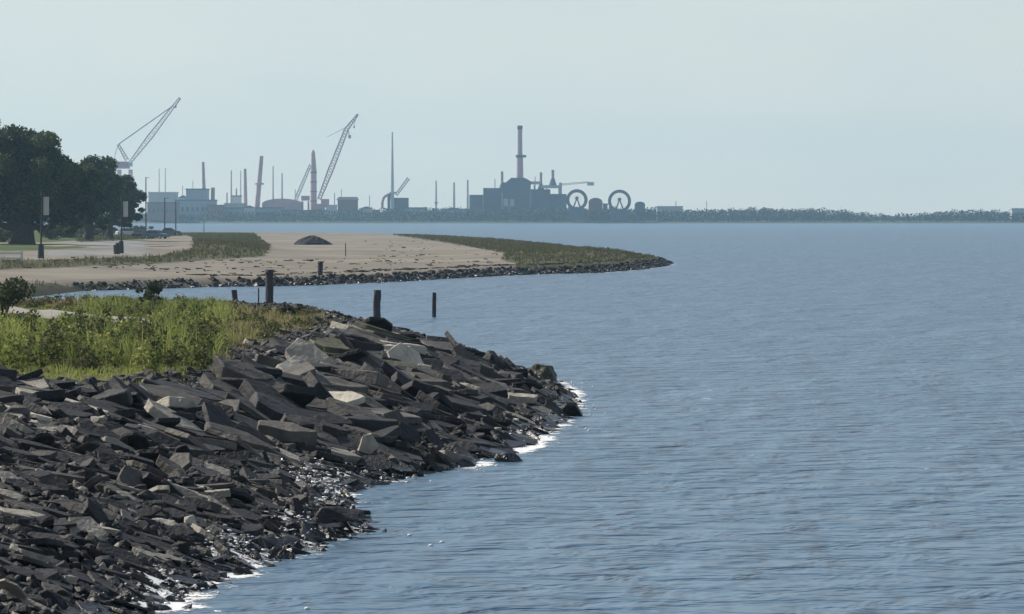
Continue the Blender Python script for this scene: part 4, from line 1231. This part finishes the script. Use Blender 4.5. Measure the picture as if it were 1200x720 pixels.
for px, yt, yb, r in ((588.3, 201, 219, .95), (634, 202, 219, .95), (648, 199, 213, 1.05)):
    x = rel(px, 0, b).x; t = MB(); t.tube((x, 10, rel(0, yb, b).z - 4), (x, 10, rel(0, yt, b).z), r, r * .95, 10); f = t.build('flue', M['crane_grey'], o)
    MB().tube((x, 10, rel(0, yb + 3, b).z - 2), (x, 10, rel(0, yb - 4, b).z), r * 3.0, r * 1.1, 10).build('hopper', M['clad_dark'], f)
t = MB()
for x0, x1, yy in ((618, 634, 213), (634, 657, 217.5)):
    t.box((rel((x0 + x1) / 2, 0, b).x, 6, rel(0, yy + 1.5, b).z), ((x1 - x0) * U, 6, 2.0))
t.build('conveyor_gallery', M['clad_pale'], o)
t = MB()
for x in (620, 626, 641, 655): t.box((rel(x, 0, b).x, 6, rel(0, 222, b).z), (.7, 4, 6))
t.build('trestle', M['steel_grey'], o)
blk('window', 590, 595.5, 233, 'clad_pale', -.15, .3, 242); blk('window', 597.5, 602.5, 233.5, 'clad_pale', -.15, .3, 242)
b2 = gnd(657); o2 = empty('loader_boom', b2); tag(o2, 'thin horizontal boom reaching right from the power station over the wheels', 'conveyor boom')
MB().box((0, 12, rel(657, 214, b2).z / 2), (2.0, 2.5, rel(657, 214, b2).z)).build('tower', M['steel_grey'], o2)
MB().lattice(Vector((0, 12, rel(0, 216.5, b2).z)), rel(690, 213.5, b2) + Vector((0, 12, 0)), 1.0, .8, 12, .2).build('boom', M['steel_grey'], o2)
MB().box(rel(692.5, 215.5, b2) + Vector((0, 12, 0)), (4.5, 2.2, 2.4)).build('boom_head', M['steel_grey'], o2)


def wheel(label, px, py, Ro, Ri, Y=2680.0):
    b = gnd(px, Y); u = Y / F; o = empty('ring_wheel', b); tag(o, label, 'wheel', 'two great ring shaped wheels on the far shore')
    zc = rel(px, py, b, Y).z; Ro *= u; Ri *= u; n = 36; vs, fs = [], []
    for i in range(n):
        a = 2 * math.pi * i / n
        for r, y in ((Ro, -1.6), (Ro, 1.6), (Ri, 1.6), (Ri, -1.6)): vs.append((math.cos(a) * r, y, zc + math.sin(a) * r))
    for i in range(n):
        j = (i + 1) % n
        for k in range(4): fs.append((4 * i + k, 4 * j + k, 4 * j + (k + 1) % 4, 4 * i + (k + 1) % 4))
    MB().add(vs, fs).build('rim', M['steel_dark'], o)
    MB().tube((0, -1.8, zc + 1.2), (0, 1.8, zc + 1.2), 1.15, 1.15, 12).build('hub', M['steel_dark'], o)
    for s in (-1, 1): MB().tube((0, -1.4, zc + 1), (s * Ri * .42, -1.4, zc - Ri * .9), .42, .5, 6).build('strut', M['steel_dark'], o)
    t = MB()
    for i in range(12):
        a = 2 * math.pi * (i + .5) / 12; t.tube((math.cos(a) * 1.0, 0, zc + 1.2 + math.sin(a) * 1.0), (math.cos(a) * (Ri + .2), 0, zc + math.sin(a) * (Ri + .2)), .09, .09, 4)
    t.build('spoke', M['steel_grey'], o)
    MB().box((0, 0, (zc - Ro) / 2 + .8), (Ro * 1.5, 4, zc - Ro + 1.6)).build('base', M['clad_dark'], o)
    return o


wheel('ring shaped wheel nearer the power station, its full circle showing', 676, 234.5, 12.6, 8.8)
wheel('ring shaped wheel farther from the power station, like an arch above the trees', 726, 236, 13.5, 9.9)
hall('shipyard_hall', 'small humped shed between the two ring wheels', 690, 706, 232, 'clad_pink', 12, 2690, roof='barrel', eave=237)
hall('shipyard_hall', 'little rounded tank right of the two ring wheels', 744, 756, 236.5, 'clad_dark', 8, 2690, roof='barrel', eave=240)
hall('shipyard_hall', 'pale flat shed at the end of the far wood on the right', 1186, 1215, 244, 'clad_pale', 14, 2690, win=4)

# --- smaller clutter along the far waterfront
for x0, x1, yt, m_, Y_, rf, ev, wn_, lab in (
        (209, 219, 229, 'clad_pale', YF + 20, 'gable', 232, 2, 'small pale gabled shed between the low roofs and the tall hall block'),
        (243, 262, 240, 'clad_pink', YF - 50, 'flat', None, 5, 'low brick shed in front of the short ochre chimney'),
        (286, 298, 241, 'clad_pale', YF - 55, 'gable', 243.5, 3, 'small pale shed at the foot of the straight dark mast'),
        (384, 394, 240, 'clad_pale', YF - 55, 'flat', None, 3, 'little pale office between the second crane and the flared block'),
        (422, 436, 242, 'clad_pale', YF - 55, 'gable', 244.5, 3, 'small pale gabled shed just right of the flared block'),
        (476, 500, 243, 'clad_blue', YF - 55, 'flat', None, 5, 'low blue grey shed right of the bent duct'),
        (516, 546, 243.5, 'clad_blue', YF - 55, 'gable', 245.5, 6, 'long low gabled shed just left of the power station'),
        (707, 712, 238.5, 'clad_dark', 2690, 'flat', None, 0, 'tiny dark hut beside the arch shaped wheel'),
        (770, 800, 241.5, 'clad_pale', 2700, 'flat', None, 6, 'pale low building among the trees right of the wheels')):
    hall('shipyard_shed', lab, x0, x1, yt, m_, 12, Y_, rf, eave=ev, win=wn_, group='small sheds of the far waterfront')
for px, yt, r, m_, lab in ((214, 218, .4, 'steel_grey', 'hair thin mast above the small gabled shed'), (226, 212, .4, 'steel_grey', 'hair thin mast on the left of the tall hall block'), (266, 226, .7, 'crane_grey', 'stubby vent at the left of the cluttered shed'),
                           (277, 221, .8, 'crane_grey', 'stubby vent on top of the stacked block'), (346, 222, .45, 'steel_grey', 'hair thin mast beside the lower boom'), (392, 226, .5, 'steel_grey', 'short thin mast left of the flared block'),
                           (400, 222, .4, 'steel_grey', 'hair thin mast rising from the flared block'), (433, 229, .4, 'steel_grey', 'hair thin mast above the small pale gabled shed'), (580, 210, .5, 'crane_grey', 'short thin rod on the boiler wing of the power station'),
                           (627, 207, .5, 'crane_grey', 'short thin rod beside the big chimney'), (792, 236, .5, 'steel_grey', 'short thin mast above the trees right of the wheels'), (828, 236, .4, 'steel_grey', 'hair thin mast far along the wooded shore')):
    mast(lab, px, yt, r, m_, Y=YF + 35)
